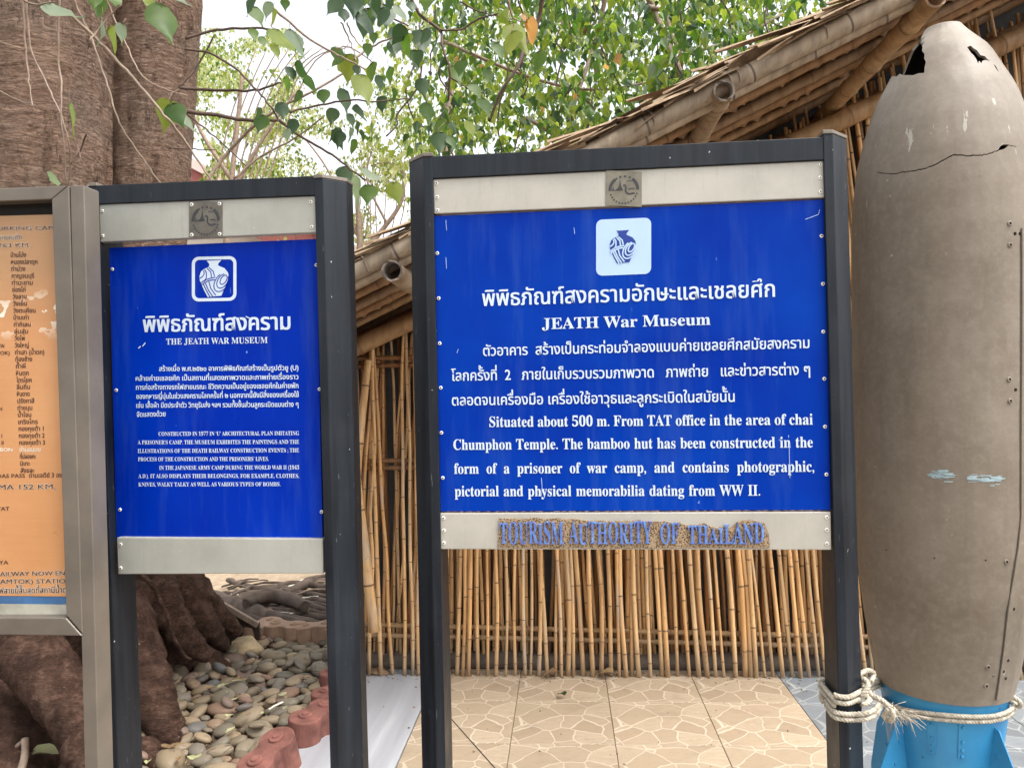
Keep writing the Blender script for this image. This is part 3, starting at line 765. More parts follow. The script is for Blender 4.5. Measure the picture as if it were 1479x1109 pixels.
# canes
def cane_mesh(L, r, seed, kink=.0):
    global rnd
    keep = rnd; rnd = random.Random(seed); p = [Vector((0, 0, 0))]
    k = 6; off = Vector((0, 0, 0))
    for i in range(1, k+1): p.append(Vector((rnd.gauss(0, 1)*kink, rnd.gauss(0, 1)*kink*.5, L*i/k)))
    m = bamboo(p, r, .24, None, '', 8, r2=r*.82).mesh('cane', [M['cane'], M['node']]); rnd = keep; return m
canes = [cane_mesh(2.0, rr, 100+i, .007) for i, rr in enumerate((.0105, .0115, .0125, .0095, .0135, .011, .012, .010))]
canes_d = []
for m_ in canes[:4]:
    c_ = m_.copy(); c_.materials[0] = M['cane_dark']; canes_d.append(c_)
def cane(px, d, lean, zb, me, top=None, sc=1., yy=0):
    p = D(px, 900, d); p.z = zb; zt = top if top else plate_z(p)+.02
    zt = min(zt, plate_z(p)+.02)
    L = max(.3, zt-zb); m4 = Matrix.Translation(p) @ Matrix.Rotation(R_(lean), 4, TD) @ Matrix.Rotation(yy, 4, Vector((1, 0, 0))) @ Matrix.Rotation(rnd.uniform(0, 6.28), 4, 'Z') @ Matrix.Diagonal((sc, sc, L/2.0, 1))
    o = put('cane', me); under(o, hut); o.matrix_basis = m4; return o
def leanat(px): return lerp(2.2, -4.5, (px-640)/560)   # + = top to the right
px = 512
while px < 1640:
    ln = leanat(px)+rnd.gauss(0, 1.1)
    if px < 610: ln = rnd.gauss(.3, 1.6)
    cane(px, WALL-.03-rnd.uniform(0, .02), ln, .0, rnd.choice(canes), sc=rnd.uniform(.74, 1.0), yy=rnd.gauss(-.012, .008))
    px += rnd.choice((8, 10, 12, 14, 17))
px = 508
while px < 1640:
    cane(px, WALL+.055+rnd.uniform(0, .025), leanat(px)*.5+rnd.gauss(0, 1.6), .03+rnd.uniform(0, .04), rnd.choice(canes+canes_d), sc=rnd.uniform(.7, .9)); px += rnd.uniform(5, 8.5)
px = 508
while px < 1500:
    cane(px, WALL+.10+rnd.uniform(0, .02), leanat(px)*.3+rnd.gauss(0, 1.2), .04+rnd.uniform(0, .04), rnd.choice(canes_d), sc=rnd.uniform(.9, 1.2)); px += rnd.uniform(12, 22)
# thick pale culm beside the small sign and a bent one over it
p1 = [D(541, 912, 3.55), D(533, 850, 3.56), D(524, 760, 3.57), D(515, 700, 3.58), D(521, 620, 3.6), D(532, 520, 3.62)]
under(bamboo(p1, .026, .3, None, '', 12, r2=.017).obj('cane', [M['cane'], M['node']]), hut)
# rails (pairs)
for (ya, yb, r_) in ((902, 920, .0125), (917, 937, .0125), (519, 500, .0125), (530, 513, .012), (667, 661, .011), (677, 672, .012)):
    x1_ = 1560 if ya > 800 else 680
    a = D(505, ya-1, WALL+.015); b = D(x1_, ya-1+(yb-ya)*(x1_-505)/700 if ya < 800 else yb+6, WALL+.015)
    under(bamboo([a, a.lerp(b, .5)+Vector((0, 0, rnd.uniform(-.004, .004))), b], r_, .26, None, '', 8).obj('rail', [M['cane_dark'] if ya < 800 else M['bam_mid'], M['node']]), hut)
# back wall seen dark between the canes, corner posts and far wall
mb = MB(); a = FL(-1.1, WALL+.17, 0); b = FL(4.2, WALL+.17, 0); za = plate_z(a)+.24; zb_ = plate_z(b)+.24
mb.add([a, b, Vector((b.x, b.y, zb_)), Vector((a.x, a.y, za))]+[p+TD*.05 for p in (a, b, Vector((b.x, b.y, zb_)), Vector((a.x, a.y, za)))], [(0, 1, 2, 3), (4, 7, 6, 5), (0, 3, 7, 4), (1, 5, 6, 2), (3, 2, 6, 7)], 0, False)
under(mb.obj('inner_wall', M['interior']), hut)
mb = MB()
pts = [FL(s*.1-1.2, WALL+.07+.02*nz(s*.7), .035+.02*nz(s*.5, 3)) for s in range(46)]; mb.tube(pts, [.045+.012*nz(s*.9, 5) for s in range(46)], 9)
tag(mb.obj('mud_kerb', M['mud']), 'low rough mud kerb along the foot of the cane wall', 'kerb')

# ------------------------------------------------------------------ the large sign
big = Sign(627, 1190, 1.65, 1.046)
bs = thing('museum_sign', 'large blue museum sign in a black frame, with Thai and English text', 'sign', big.at(.43, 0))
pL = sign_post(big, (625, 260), (640, 950), -1, bs, 226)
pR = sign_post(big, (1190, 230), (1208, 900), 1, bs, 194)
big.slab('header_beam', [(624, 258), (1191, 231), (1190, 198), (623, 226)], .008, .06, M['black'], bs, .0015)
tp = big.slab('top_plate', [(627, 309), (1191.5, 285.5), (1190, 232), (625.5, 259)], .003, .02, M['alu'], bs, .002)
bd = big.slab('board', [(635, 738.5), (1200, 736.5), (1192, 288), (626.5, 312)], -.001, .012, M['blue_big'], bs)
bp = big.slab('bottom_plate', [(636, 793), (1201, 794), (1200, 739), (635, 741)], .003, .02, M['alu'], bs, .002)
for p in ((630.5, 265), (631.5, 285), (632, 304)): big.screw(*p, .003, tp)
for p in ((1185, 238), (1184.5, 257), (1185, 277)): big.screw(*p, .003, tp)
for y0, x0 in ((366, 631.5), (431, 633.5), (496, 635), (560, 636.5), (625, 637.5), (690, 639.5)): big.screw(x0, y0, -.001, bd)
for y0, x0 in ((341, 1186.5), (410, 1188.5), (479, 1189), (547, 1190.5), (616, 1191.5), (685, 1193.5)): big.screw(x0, y0, -.001, bd)
for p in ((640.5, 748), (641, 766), (641, 784)): big.screw(*p, .003, bp)
for p in ((1194, 747), (1194, 765), (1194, 785)): big.screw(*p, .003, bp)
emblem(big, 875, 247, 927, 298, -.045, .003, tp, True, False)
ic = big.slab('icon_tile', rrect(861, 316, 940.5, 397, 9, -.04), -.0004, .0006, M['icon_blue'], bd, 0)
vase(big, 899.5, 356.5, 38, -.04, .0004, M['print_blue'], M['icon_blue'], ic, 2.0)
BL = .0002
PW = M['print_white']
textline(big, 'พิพิธภัณฑ์สงครามอักษะและเชลยศึก', 697, 442, 1119, 428.5, 17.5, PW, bd, em=.548, off=.014, lift=BL)
textline(big, serif('JEATH War Museum'), 783, 475.5, 1026, 469, 16, PW, bd, lift=BL, off=.004)
textline(big, 'ตัวอาคาร  สร้างเป็นกระท่อมจำลองแบบค่ายเชลยศึกสมัยสงคราม', 698, 514, 1169, 502.5, 11.5, PW, bd, em=.548, off=.012, lift=BL)
textline(big, 'โลกครั้งที่  2   ภายในเก็บรวบรวมภาพวาด   ภาพถ่าย   และข่าวสารต่าง ๆ', 652, 550, 1170, 541, 11.5, PW, bd, em=.548, off=.012, lift=BL)
textline(big, 'ตลอดจนเครื่องมือ เครื่องใช้อาวุธและลูกระเบิดในสมัยนั้น', 653, 585.5, 1061, 580, 11.5, PW, bd, em=.548, off=.012, lift=BL)
k = textline(big, serif('Situated about 500 m. From TAT office in the area of chai'), 707, 616.5, 1174, 613, 15, PW, bd, lift=BL, off=.004)
textline(big, serif('Chumphon Temple. The bamboo hut has been constructed in the'), 655, 649.5, 1174, 646, 15, PW, bd, sx=k*.985, lift=BL, off=.004)
textline(big, serif('form of a prisoner of war camp, and contains photographic,'), 656, 684, 1176, 681, 15, PW, bd, sx=k*.985, lift=BL, off=.004)
textline(big, serif('pictorial and physical memorabilia dating from WW II.'), 657, 716.5, 1098, 715.5, 15, PW, bd, sx=k*.985, lift=BL, off=.004)
# scratches in the enamel
sc_m = simple('worn_scratch', (.3, .42, .7), .6)
scr = [[(1163, 317), (1182, 310), (1184, 303)], [(1139, 628), (1139, 632)], [(1140, 640), (1140, 655), (1141, 690)], [(782, 690), (783, 704), (782, 716)], [(829, 329), (830, 338)], [(644, 318), (645, 333)], [(644, 372), (645, 388)], [(660, 510), (662, 504)]]
o = merge(*[big.ribbon(q, .9, .0004, None, '', None) for q in scr]).obj('scratch', sc_m); under(o, bd)
# corroded glue bed with raised broken letters
fo = []
rs = random.Random(3)
for i in range(41):
    x = lerp(721, 1104, i/40); top = 749 if x < 840 else (752 if x < 950 else 754)
    if 985 < x < 1010: top = 757
    if 1025 < x < 1065: top = 761
    if 1065 <= x < 1090: top = 752
    fo.append((x, top+rs.uniform(-1.2, 1.4)))
fo.append((1110, 770)); fo.append((1112, 790))
bot = [(lerp(1110, 719, i/20), 791+rs.uniform(-1.0, .8)) for i in range(21)]
quad = (bot+[])[:]; 
fm = big.slab('glue_bed', [(x, y) for x, y in reversed(fo[::-1][::-1])][::-1][::-1] if False else list(reversed(fo+bot)), .0062, .0034, M['foam'], bp, 0)
for wtxt, x0, x1, sd in (('TOURISM', 722, 814, 1), ('AUTHORITY', 822, 942, 2), ('OF', 954, 981, 3), ('THAILAND', 994, 1104, 4)):
    r3 = random.Random(sd)
    jt = {}
    def jig(i, r3=r3, jt=jt, wtxt=wtxt):
        if i not in jt:
            jt[i] = (r3.uniform(.93, 1.03), r3.uniform(-.02, .02))
            if wtxt == 'THAILAND' and i in (0, 1): jt[i] = (.86, 0)
            if wtxt == 'THAILAND' and i in (2, 3): jt[i] = (.72, 0)
            if wtxt == 'THAILAND' and i == 4: jt[i] = (.9, 0)
        return jt[i]
    textline(big, serif(wtxt), x0, 785, x1, 784.5, 31, M['letter'], bp, lift=.0085, th=.0045, name='raised_lettering', jig=jig, off=-.003)

# ------------------------------------------------------------------ the small sign
sml = Sign(157, 465, 1.75, 1.039)
ss = thing('museum_sign', 'narrower blue museum sign in a black frame, between information board and large sign', 'sign', sml.at(.26, 0))
sign_post(sml, (141, 300), (167, 1000), -1, ss, 269)
sign_post(sml, (455, 300), (474, 1000), 1, ss, 258)
sml.slab('header_beam', [(141, 295), (456, 282), (455, 254), (140, 268)], .008, .06, M['black'], ss, .0015)
tp = sml.slab('top_plate', [(144.5, 350), (457, 336), (455, 283), (142, 295)], .003, .02, M['alu2'], ss, .002)
bd = sml.slab('board', [(168, 781), (466, 783), (457.5, 345), (157, 358)], -.012, .012, M['blue_small'], ss)
bp = sml.slab('bottom_plate', [(170.5, 829), (467, 828), (466, 778), (168.5, 776)], .003, .02, M['alu2'], ss, .002)
for p in ((148, 305), (148.5, 341), (449, 292), (450.5, 328)): sml.screw(*p, .003, tp)
for p in ((162.5, 389), (168, 563.5), (173.5, 736), (457, 383), (461.5, 562), (464.5, 739)): sml.screw(*p, -.012, bd)
for p in ((174.5, 786), (174.5, 820)): sml.screw(*p, .003, bp)
emblem(sml, 273, 291, 321, 343, -.03, .003, tp, False, True)
A_ = rrect(277, 370.5, 341.5, 435, 10, -.02); B_ = rrect(281.5, 375, 337, 430.5, 6.5, -.02)
uvA = [sml.at(*sml.uv(*p, -.0114), -.0114) for p in A_]; uvB = [sml.at(*sml.uv(*p, -.0114), -.0114) for p in B_]
mb = MB(); n = len(uvA); mb.add(uvA+uvB, [(i, (i+1) % n, n+(i+1) % n, n+i) for i in range(n)], 0, False); under(mb.obj('icon_frame', PW), bd)
vase(sml, 309, 402.5, 42, -.03, -.0113, PW, M['blue_small'], bd, 1.3)
BL = -.0112
textline(sml, 'พิพิธภัณฑ์สงคราม', 207, 479.5, 419, 475.5, 16.5, PW, bd, em=.548, off=.022, lift=BL)
textline(sml, serif('THE JEATH WAR MUSEUM'), 240, 497.7, 386.5, 495.4, 8.2, PW, bd, lift=BL)
for s_, x0, y0, x1, y1 in (('สร้างเมื่อ พ.ศ.๒๕๒๐ อาคารพิพิธภัณฑ์สร้างเป็นรูปตัวยู (U)', 230, 536, 431, 534.6), ('คล้ายค่ายเชลยศึก เป็นสถานที่แสดงภาพวาดและภาพถ่ายเรื่องราว', 196, 550, 431, 547.6),
                           ('การก่อสร้างทางรถไฟสายมรณะ ชีวิตความเป็นอยู่ของเชลยศึกในค่ายพัก', 196.5, 562.8, 431, 560.4), ('ของทหารญี่ปุ่นในช่วงสงครามโลกครั้งที่ ๒ นอกจากนี้ยังมีสิ่งของเครื่องใช้', 197, 576, 431.5, 573.3),
                           ('เช่น เสื้อผ้า มีดประจำตัว วิทยุรับส่ง ฯลฯ รวมทั้งชิ้นส่วนลูกระเบิดแบบต่าง ๆ', 197, 588.8, 431, 587.3), ('จัดแสดงด้วย', 197.5, 602, 239, 601)):
    textline(sml, s_, x0, y0, x1, y1, 5.2, PW, bd, em=.548, off=.018, lift=BL)
k = None
for s_, x0, y0, x1, y1 in (('CONSTRUCTED IN 1977 IN ‘U’ ARCHITECTURAL PLAN IMITATING', 229, 629.3, 432, 628.3), ("A PRISONER’S CAMP. THE MUSEUM EXHIBITES THE PAINTINGS AND THE", 199, 641.6, 432, 640.8),
                           ('ILLUSTRATIONS OF THE DEATH RAILWAY CONSTRUCTION EVENTS ; THE', 199, 654, 432, 652.9), ("PROCESS OF THE CONSTRUCTION AND THE PRISONERS’ LIVES.", 199.5, 665.9, 388, 665.4),
                           ('IN THE JAPANESE ARMY CAMP DURING THE WORLD WAR II (1943', 230, 678.2, 432, 677.6), ('A.D.). IT ALSO DISPLAYS THEIR BELONGINGS, FOR EXAMPLE, CLOTHES,', 200, 690.2, 432, 689.8),
                           ('KNIVES, WALKY TALKY AS WELL AS VARIOUS TYPES OF BOMBS.', 200, 702.3, 405, 701.8)):
    textline(sml, serif(s_), x0, y0, x1, y1, 5.4, PW, bd, lift=BL)
scr = [[(200, 503), (203, 500)], [(206, 500), (210, 495)], [(355, 457), (361, 460)]]
under(merge(*[sml.ribbon(q, 1.4, -.0110, None, '', None) for q in scr]).obj('scratch', PW), bd)

# ------------------------------------------------------------------ the brown information board, cut by the left edge
ibs = Sign(-260, 100, 1.70, 1.05)
ib = thing('information_board', 'brown metal framed board with an orange printed sheet, cut off by the left edge', 'notice board', ibs.at(.3, 0))
BZ = M['bronze']
ibs.slab('post', [(148, 1340), (128, 1340), (101, 268), (121, 268)], .02, .05, BZ, ib, .002)
ibs.slab('post', [(-330, 1340), (-350, 1340), (-400, 275), (-380, 275)], .02, .05, BZ, ib, .002)
ibs.slab('frame_side', [(119, 915), (95.5, 888), (74.5, 288), (99, 268)], .022, .045, BZ, ib, .002)
ibs.slab('frame_top', [(74, 288), (-380, 306), (-395, 288), (98, 268)], .022, .045, BZ, ib, .002)
ibs.slab('frame_bottom', [(118, 918), (-360, 912), (-340, 892), (94.5, 892)], .024, .045, BZ, ib, .002)
ibs.slab('frame_side', [(-345, 905), (-370, 915), (-400, 288), (-378, 304)], .022, .045, BZ, ib, .002)
sheet = ibs.slab('orange_sheet', [(96, 861), (-350, 857), (-380, 322), (76, 310)], -.004, .003, M['orange'], ib, 0)
ibs.slab('blue_strip', [(96.5, 872.5), (-350, 868), (-350, 857.5), (96, 861.5)], -.0045, .003, M['paper_blue'], ib, 0)
ibs.slab('grey_strip', [(97, 893), (-350, 890), (-350, 868.5), (96.5, 873)], -.003, .006, M['paper_grey'], ib, 0)
ibs.slab('back_panel', [(99, 896), (-350, 892), (-382, 300), (75, 290)], -.010, .02, M['dark'], ib, 0)
PB, PWh = M['paper_brown'], M['paper_white']
def ol(s_, x0, y0, x1, y1, cap, em, mat, halo=False):
    if halo: textline(ibs, s_, x0, y0, x1, y1, cap, PWh, sheet, em=em, off=.06, lift=-.0038)
    textline(ibs, s_, x0, y0, x1, y1, cap, mat, sheet, em=em, off=.022, lift=-.0034)
ol('OF P.O.W. WORKING CAMP', -85, 334, 87, 332, 5.5, .73, PB, True)
ol('ค่ายเชลยศึก', -12, 346.5, 32, 346, 5, .548, PB, True)
ol('BUILD 263 KM.', -45, 357.5, 44, 357, 5.8, .73, PB, True)
names = ['บ้านโป่ง', 'หนองปลาดุก', 'ท่าม่วง', 'กาญจนบุรี', 'ท่ามะขาม', 'ช่องไก่', 'วังลาน', 'วังเย็น', 'วังตะเคียน', 'บ้านเก่า', 'ท่ากิเลน', 'ลุ่มสุ่ม', 'วังโพ', 'วังใหญ่', 'ท่าเสา (น้ำตก)', 'ท้องช้าง', 'ถ้ำผี', 'หินตก', 'ไทรโยค', 'ลิ่นถิ่น', 'หินดาด', 'ปรังกาสี', 'ท่าขนุน', 'น้ำโจน', 'เกริงไกร', 'กองกุยต้า 1', 'กองกุยต้า 2', 'กองกุยต้า 3', 'ด่านชนบน', 'ที่ปลองกะ', 'นิเกะ', 'สังขละ']
wid = [22, 38, 20, 32, 30, 19, 20, 20, 32, 22, 24, 20, 15, 20, 42, 24, 14, 18, 22, 19, 18, 24, 21, 19, 28, 36, 37, 37, 30, 23, 14, 20]
for i, (s_, wd) in enumerate(zip(names, wid)):
    y = 371.5+i*10.03; x0 = 15.5+.0455*(y-371); ol(s_, x0, y, x0+wd, y-.3, 4.6, .548, PWh if i == 28 else PB)
for s_, x0, x1, y in (('WANGYAI', -20, 6, 502), ('THASAO (NAMTOK)', -60, 14, 512.5), ('THA KHANUN', -45, 3, 593), ('KONKOITA I', -40, 3, 632), ('KONKOITA II', -38, 5, 642), ('DAN CHON BON', -50, 18, 652)):
    ol(s_, x0, y, x1, y-.2, 4.8, .73, PWh if y == 652 else PB)
ol('THREE PAGODAS PASS', -62, 690.5, 36, 689.5, 5, .73, PB); ol('ด่านเจดีย์ 3 องค์', 42, 689.5, 95, 689, 4.6, .548, PB)
ol('BURMA-MYANMA 152 KM.', -105, 707.5, 80, 706, 6.5, .73, PB, True)
ol('PAYATHONZUYAT', -70, 738, 13.5, 737, 5, .73, PB); ol('APALONPAYA', -55, 815, 12, 814.5, 5, .73, PB)
ol('THE DEATH RAILWAY NOW ENDS', -70, 833, 108, 830.3, 6, .73, PB, True)
ol('AT NAM TOK (NAMTOK) STATION', -92, 843.5, 104, 842, 6, .73, PB, True)
ol('รถไฟสายนี้สิ้นสุดที่สถานีน้ำตก', -15, 857, 102, 855.4, 6, .548, PB, True)

# ------------------------------------------------------------------ the bomb casing
ZC = 1.93
bx = lambda y: Y(1362, y, ZC)
AX0, AX1 = bx(1000), bx(100)
def axis(z): return AX0.lerp(AX1, (z-AX0.z)/(AX1.z-AX0.z))
prof_px = [(45, 1334.5, 0), (47.5, 1331.5, 0), (62, 1317, 0), (83, 1296, 0), (118, 1277, 0), (144, 1263, 0), (190, 1247, 0), (238, 1236, 0), (290, 1230.5, 0), (340, 1229, 0), (450, 1230, 0), (600, 1231.5, 0), (735, 1233, 0), (760, 1235, 0), (840, 1240.5, 0), (900, 1249, 0), (960, 1260, 0), (984, 1266, 0)]
PR = []
for y, xl, _ in prof_px:
    c = axis(bx(y).z); dist = math.hypot(c.x, c.y); a = math.atan2(c.x, c.y); d = ray(xl, y); aa = math.atan2(d.x, d.y)
    PR.append((bx(y).z, dist*math.sin(a-aa)))
PR.sort()
def brad(z):
    if z <= PR[0][0]: return PR[0][1]
    for i in range(len(PR)-1):
        if z <= PR[i+1][0]:
            z0, r0 = PR[i]; z1, r1 = PR[i+1]; t = (z-z0)/(z1-z0); return lerp(r0, r1, t)
    return PR[-1][1]
def brads(z): return (brad(z-.012)+brad(z)*2+brad(z+.012))/4
ZT, ZB = PR[-1][0], PR[0][0]
CT = Vector((-axis(1.4).x, -axis(1.4).y, 0)).normalized()   # direction from axis to viewer
CRt = Vector((0, 0, 1)).cross(CT)                            # to the viewer's right
def bpt(th, z, k=0.): r = brads(z)+k; return axis(z)+CT*(r*math.cos(th))+CRt*(r*math.sin(th))
def bhit(px, py, far=False):
    d = ray(px, py); prev = None; t = 1.3; res = None
    while t < 3.2:
        p = O+d*t; z = min(max(p.z, ZB-.1), ZT+.05); q = p-axis(z); rr = math.hypot(q.x, q.y)-brads(z)
        if prev is not None and ((prev > 0) != (rr > 0)):
            res = p; 
            if not far: break
            if prev < 0: break
        prev = rr; t += .0012
    if res is None: return None
    q = res-axis(res.z); return (math.atan2(q.dot(CRt), q.dot(CT)), res.z)
def silh(z): # left silhouette angle at height z
    c = axis(z); return -math.acos(min(1, brads(z)/math.hypot(c.x, c.y)))
def offs(pts, w0):
    """closed outline of a tapering crack along (theta, z) points"""
    up, dn = [], []
    for i, (t, z) in enumerate(pts):
        w = w0*math.sin(math.pi*min(.97, max(.03, i/(len(pts)-1))))+.0004
        up.append((t, z+w+rnd.uniform(0, .0006))); dn.append((t, z-w-rnd.uniform(0, .0006)))
    return up+dn[::-1]
holes = []
cr5 = lambda x, y: (1200+x/2.774, y/2.774)
near = [cr5(*p) for p in ((232, 318), (245, 305), (262, 308), (277, 297), (283, 306), (300, 302), (330, 303), (350, 295), (375, 293), (376, 272), (381, 250), (374, 235), (376, 218), (366, 205), (368, 190), (358, 172), (364, 150), (358, 138))]
nh = [bhit(*p) for p in near]; nh = [h for h in nh if h]
z_lo = nh[0][1]; s0 = silh(z_lo)
farp = [cr5(*p) for p in ((352, 168), (338, 172), (325, 200), (312, 232), (300, 262), (287, 300))]
fh = [bhit(*p, far=True) for p in farp]; fh = [h for h in fh if h]
fh = [((t-2*math.pi) if t > 0 else t, z) for t, z in fh]
poly = nh+[(silh(nh[-1][1])-.25, nh[-1][1]+.004)]+fh+[(s0-.35, z_lo+.004), (s0-.1, z_lo-.002)]
holes.append(poly)
h2 = [bhit(*cr5(*p)) for p in ((546, 190), (560, 184), (572, 196), (585, 203), (600, 222), (618, 226), (628, 238), (640, 245), (622, 242), (608, 244), (603, 256), (594, 245), (590, 258), (583, 240), (572, 222), (562, 214))]
holes.append([h for h in h2 if h])
h3 = [bhit(*cr5(*p)) for p in ((652, 258), (662, 265), (674, 290), (664, 280))]
if all(h3): holes.append(h3)
ck = [bhit(*cr5(*p)) for p in ((185, 690), (215, 695), (245, 698), (262, 697), (285, 690), (310, 688), (340, 685), (370, 678), (400, 668), (430, 655), (452, 642), (475, 628), (497, 620), (520, 622), (560, 625), (590, 624), (620, 620), (650, 611), (672, 603), (685, 590), (700, 583), (725, 585), (742, 588))]
ck = [h for h in ck if h]
ck2 = []
for (a0, b0), (a1, b1) in zip(ck, ck[1:]):
    ck2 += [(a0, b0)]+[(lerp(a0, a1, k_/4)+rnd.gauss(0, .0012), lerp(b0, b1, k_/4)+rnd.gauss(0, .0009)) for k_ in (1, 2, 3)]
ck = ck2+[ck[-1]]; holes.append(offs(ck, .0008))
h4 = [bhit(*cr5(*p)) for p in ((670, 603), (678, 588), (690, 580), (712, 580), (704, 592), (688, 600))]
if all(h4): holes.append(h4)
for x, y in ((1467, 563), (1473, 338), (1458+8, 338), (1349.5, 806), (1423.5, 809), (1279.5, 794)):
    c = bhit(x, y)
    if c:
        r_ = .0045 if x > 1464 else .0022
        holes.append([(c[0]+r_*math.cos(a*math.pi/4)/brads(c[1]), c[1]+r_*math.sin(a*math.pi/4)) for a in range(8)])
NTH, NZ = 96, 80
T0 = R_(130)     # seam of the unrolled shell, out of sight
cp, pid = [], {}
for j in range(NZ+1):
    z = lerp(ZB, ZT, j/NZ)
    for i in range(NTH+1): cp.append(Vector((T0-2*math.pi+2*math.pi*i/NTH, z)))
edges = []
for j in range(NZ): edges += [(j*(NTH+1), (j+1)*(NTH+1)), (j*(NTH+1)+NTH, (j+1)*(NTH+1)+NTH)]
for i in range(NTH): edges += [(i, i+1), (NZ*(NTH+1)+i, NZ*(NTH+1)+i+1)]
def inside(p, poly):
    c = False; n = len(poly)
    for i in range(n):
        x0, y0 = poly[i]; x1, y1 = poly[(i+1) % n]
        if (y0 > p[1]) != (y1 > p[1]) and p[0] < (x1-x0)*(p[1]-y0)/(y1-y0)+x0: c = not c
    return c
for h in holes:
    o_ = len(cp); cp += [Vector(q) for q in h]; edges += [(o_+i, o_+(i+1) % len(h)) for i in range(len(h))]
vv, ee, ff, *_ = delaunay_2d_cdt(cp, edges, [], 0, 1e-7)
kf = []
for f in ff:
    c = sum((vv[i] for i in f), Vector((0, 0)))/len(f)
    if any(inside(c, h) for h in holes): continue
    kf.append(f)
bomb = thing('aerial_bomb', 'olive brown upright bomb casing with broken nose and blue tail, tied to the sign', 'bomb', (axis(0).x, axis(0).y, 0))
used = sorted(set(i for f in kf for i in f)); rm = {a: i for i, a in enumerate(used)}
mb = MB()
def dent(t, z): return -.0016*max(0, nz(t*2.2, z*5, 3))+.0008*nz(t*6, z*14, 8)
ov = [bpt(vv[i].x, vv[i].y, dent(vv[i].x, vv[i].y)) for i in used]
def bnorm(t, z):
    e = .004; a = bpt(t+e, z, dent(t+e, z))-bpt(t-e, z, dent(t-e, z)); b = bpt(t, z+e, dent(t, z+e))-bpt(t, z-e, dent(t, z-e)); n = a.cross(b).normalized()
    return n if n.dot(bpt(t, z)-axis(z)) > 0 else -n
nv = [bnorm(vv[i].x, vv[i].y) for i in used]; no = len(used)
iv = [p-n*.006 for p, n in zip(ov, nv)]
of = []
for f in kf:
    g_ = [rm[i] for i in f]; a, b, c = (ov[k] for k in g_[:3])
    if (b-a).cross(c-a).dot(nv[g_[0]]) < 0: g_ = g_[::-1]
    of.append(g_)
ec = {}
for f in of:
    for a, b in zip(f, f[1:]+f[:1]): ec[(a, b)] = 1
rim = [(a, b) for (a, b) in ec if (b, a) not in ec]
mb.add(ov+iv, of+[[k+no for k in f][::-1] for f in of]); mb.m = [0]*len(of)+[1]*len(of)
for a, b in rim: mb.f.append([b, a, a+no, b+no]); mb.m.append(0); mb.sm.append(True)
shell = mb.obj('casing', [M['bomb'], M['dark']]); under(shell, bomb)
me = shell.data; ln = []
for p in me.polygons:
    for vi in p.vertices:
        if p.index < len(of): ln.append(nv[vi])
        elif p.index < 2*len(of): ln.append(-nv[vi-no])
        else: ln.append(p.normal.copy())
me.normals_split_custom_set([tuple(x) for x in ln])
# closed nose top, blunt
mb = MB(); n = 40
for k_, rr, dz in ((0, 1, 0), (1, .96, .004), (2, .6, .007), (3, .0001, .008)):
    for i in range(n): th = 2*math.pi*i/n; r = brads(ZT)*rr; mb.v.append(axis(ZT)+CT*(r*math.cos(th))+CRt*(r*math.sin(th))+Vector((0, 0, dz)))
for k_ in range(3):
    for i in range(n): mb.f.append([k_*n+i, k_*n+(i+1) % n, (k_+1)*n+(i+1) % n, (k_+1)*n+i]); mb.m.append(0); mb.sm.append(True)
under(mb.obj('nose_cap', M['bomb']), bomb)
# long riveted seam on the right
mb = MB()
sp_ = [(1474, 330), (1474, 400), (1474, 500), (1473.5, 600), (1473, 745), (1469, 790), (1462, 832), (1454, 881), (1447, 940), (1441, 985), (1437, 1010)]
sh_ = [bhit(*p) for p in sp_]; sh_ = [h for h in sh_ if h]
for i, (t, z) in enumerate(sh_):
    wd = .0011/brads(z); mb.v += [bpt(t-wd, z, .0012), bpt(t+wd, z, .0012)]
    if i: mb.f.append([2*i-2, 2*i-1, 2*i+1, 2*i]); mb.m.append(0); mb.sm.append(False)
under(mb.obj('seam', M['gap']), bomb)
mb = MB()
for i, (t, z) in enumerate(sh_):
    a_ = .002/brads(z); b_ = .05/brads(z)
    mb.v += [bpt(t+a_, z, .0002), bpt(t+a_*1.5, z, .0022), bpt(t+b_, z, .0022), bpt(t+b_*1.02, z, .0002)]
    if i:
        for j in range(3): mb.f.append([4*i-4+j, 4*i-3+j, 4*i+1+j, 4*i+j]); mb.m.append(0); mb.sm.append(False)
under(mb.obj('seam_strip', M['bomb']), bomb)
def rivet(px, py, r, m, nm='rivet', dz=0):
    h = bhit(px, py)
    if not h: return
    t, z = h; c = bpt(t, z); nn = (c-axis(z)).normalized(); a = Vector((0, 0, 1)).cross(nn).normalized(); b = nn.cross(a)
    mb = MB(); n = 10
    for rr, hh in ((1, 0), (.9, .0018), (.5, .0022), (.42, .0012), (.01, .0012)):
        for j in range(n): q = 2*math.pi*j/n; mb.v.append(c+(a*math.cos(q)+b*math.sin(q))*r*rr+nn*hh)
    for k_ in range(4):
        for j in range(n): mb.f.append([k_*n+j, k_*n+(j+1) % n, (k_+1)*n+(j+1) % n, (k_+1)*n+j]); mb.m.append(1 if k_ > 1 else 0); mb.sm.append(True)
    under(mb.obj(nm, [m, M['dark']]), bomb)
for p in ((1458, 323), (1458.5, 354), (1457.5, 548), (1458.5, 579), (1453, 811), (1427, 963), (1424, 990), (1434.5, 975)): rivet(*p, .0062 if p[0] != 1434.5 else .003, M['bomb'])
for p in ((1455.5, 953), (1449, 969), (1452, 979), (1464, 879)): rivet(*p, .0035, M['dark'], 'rivet')
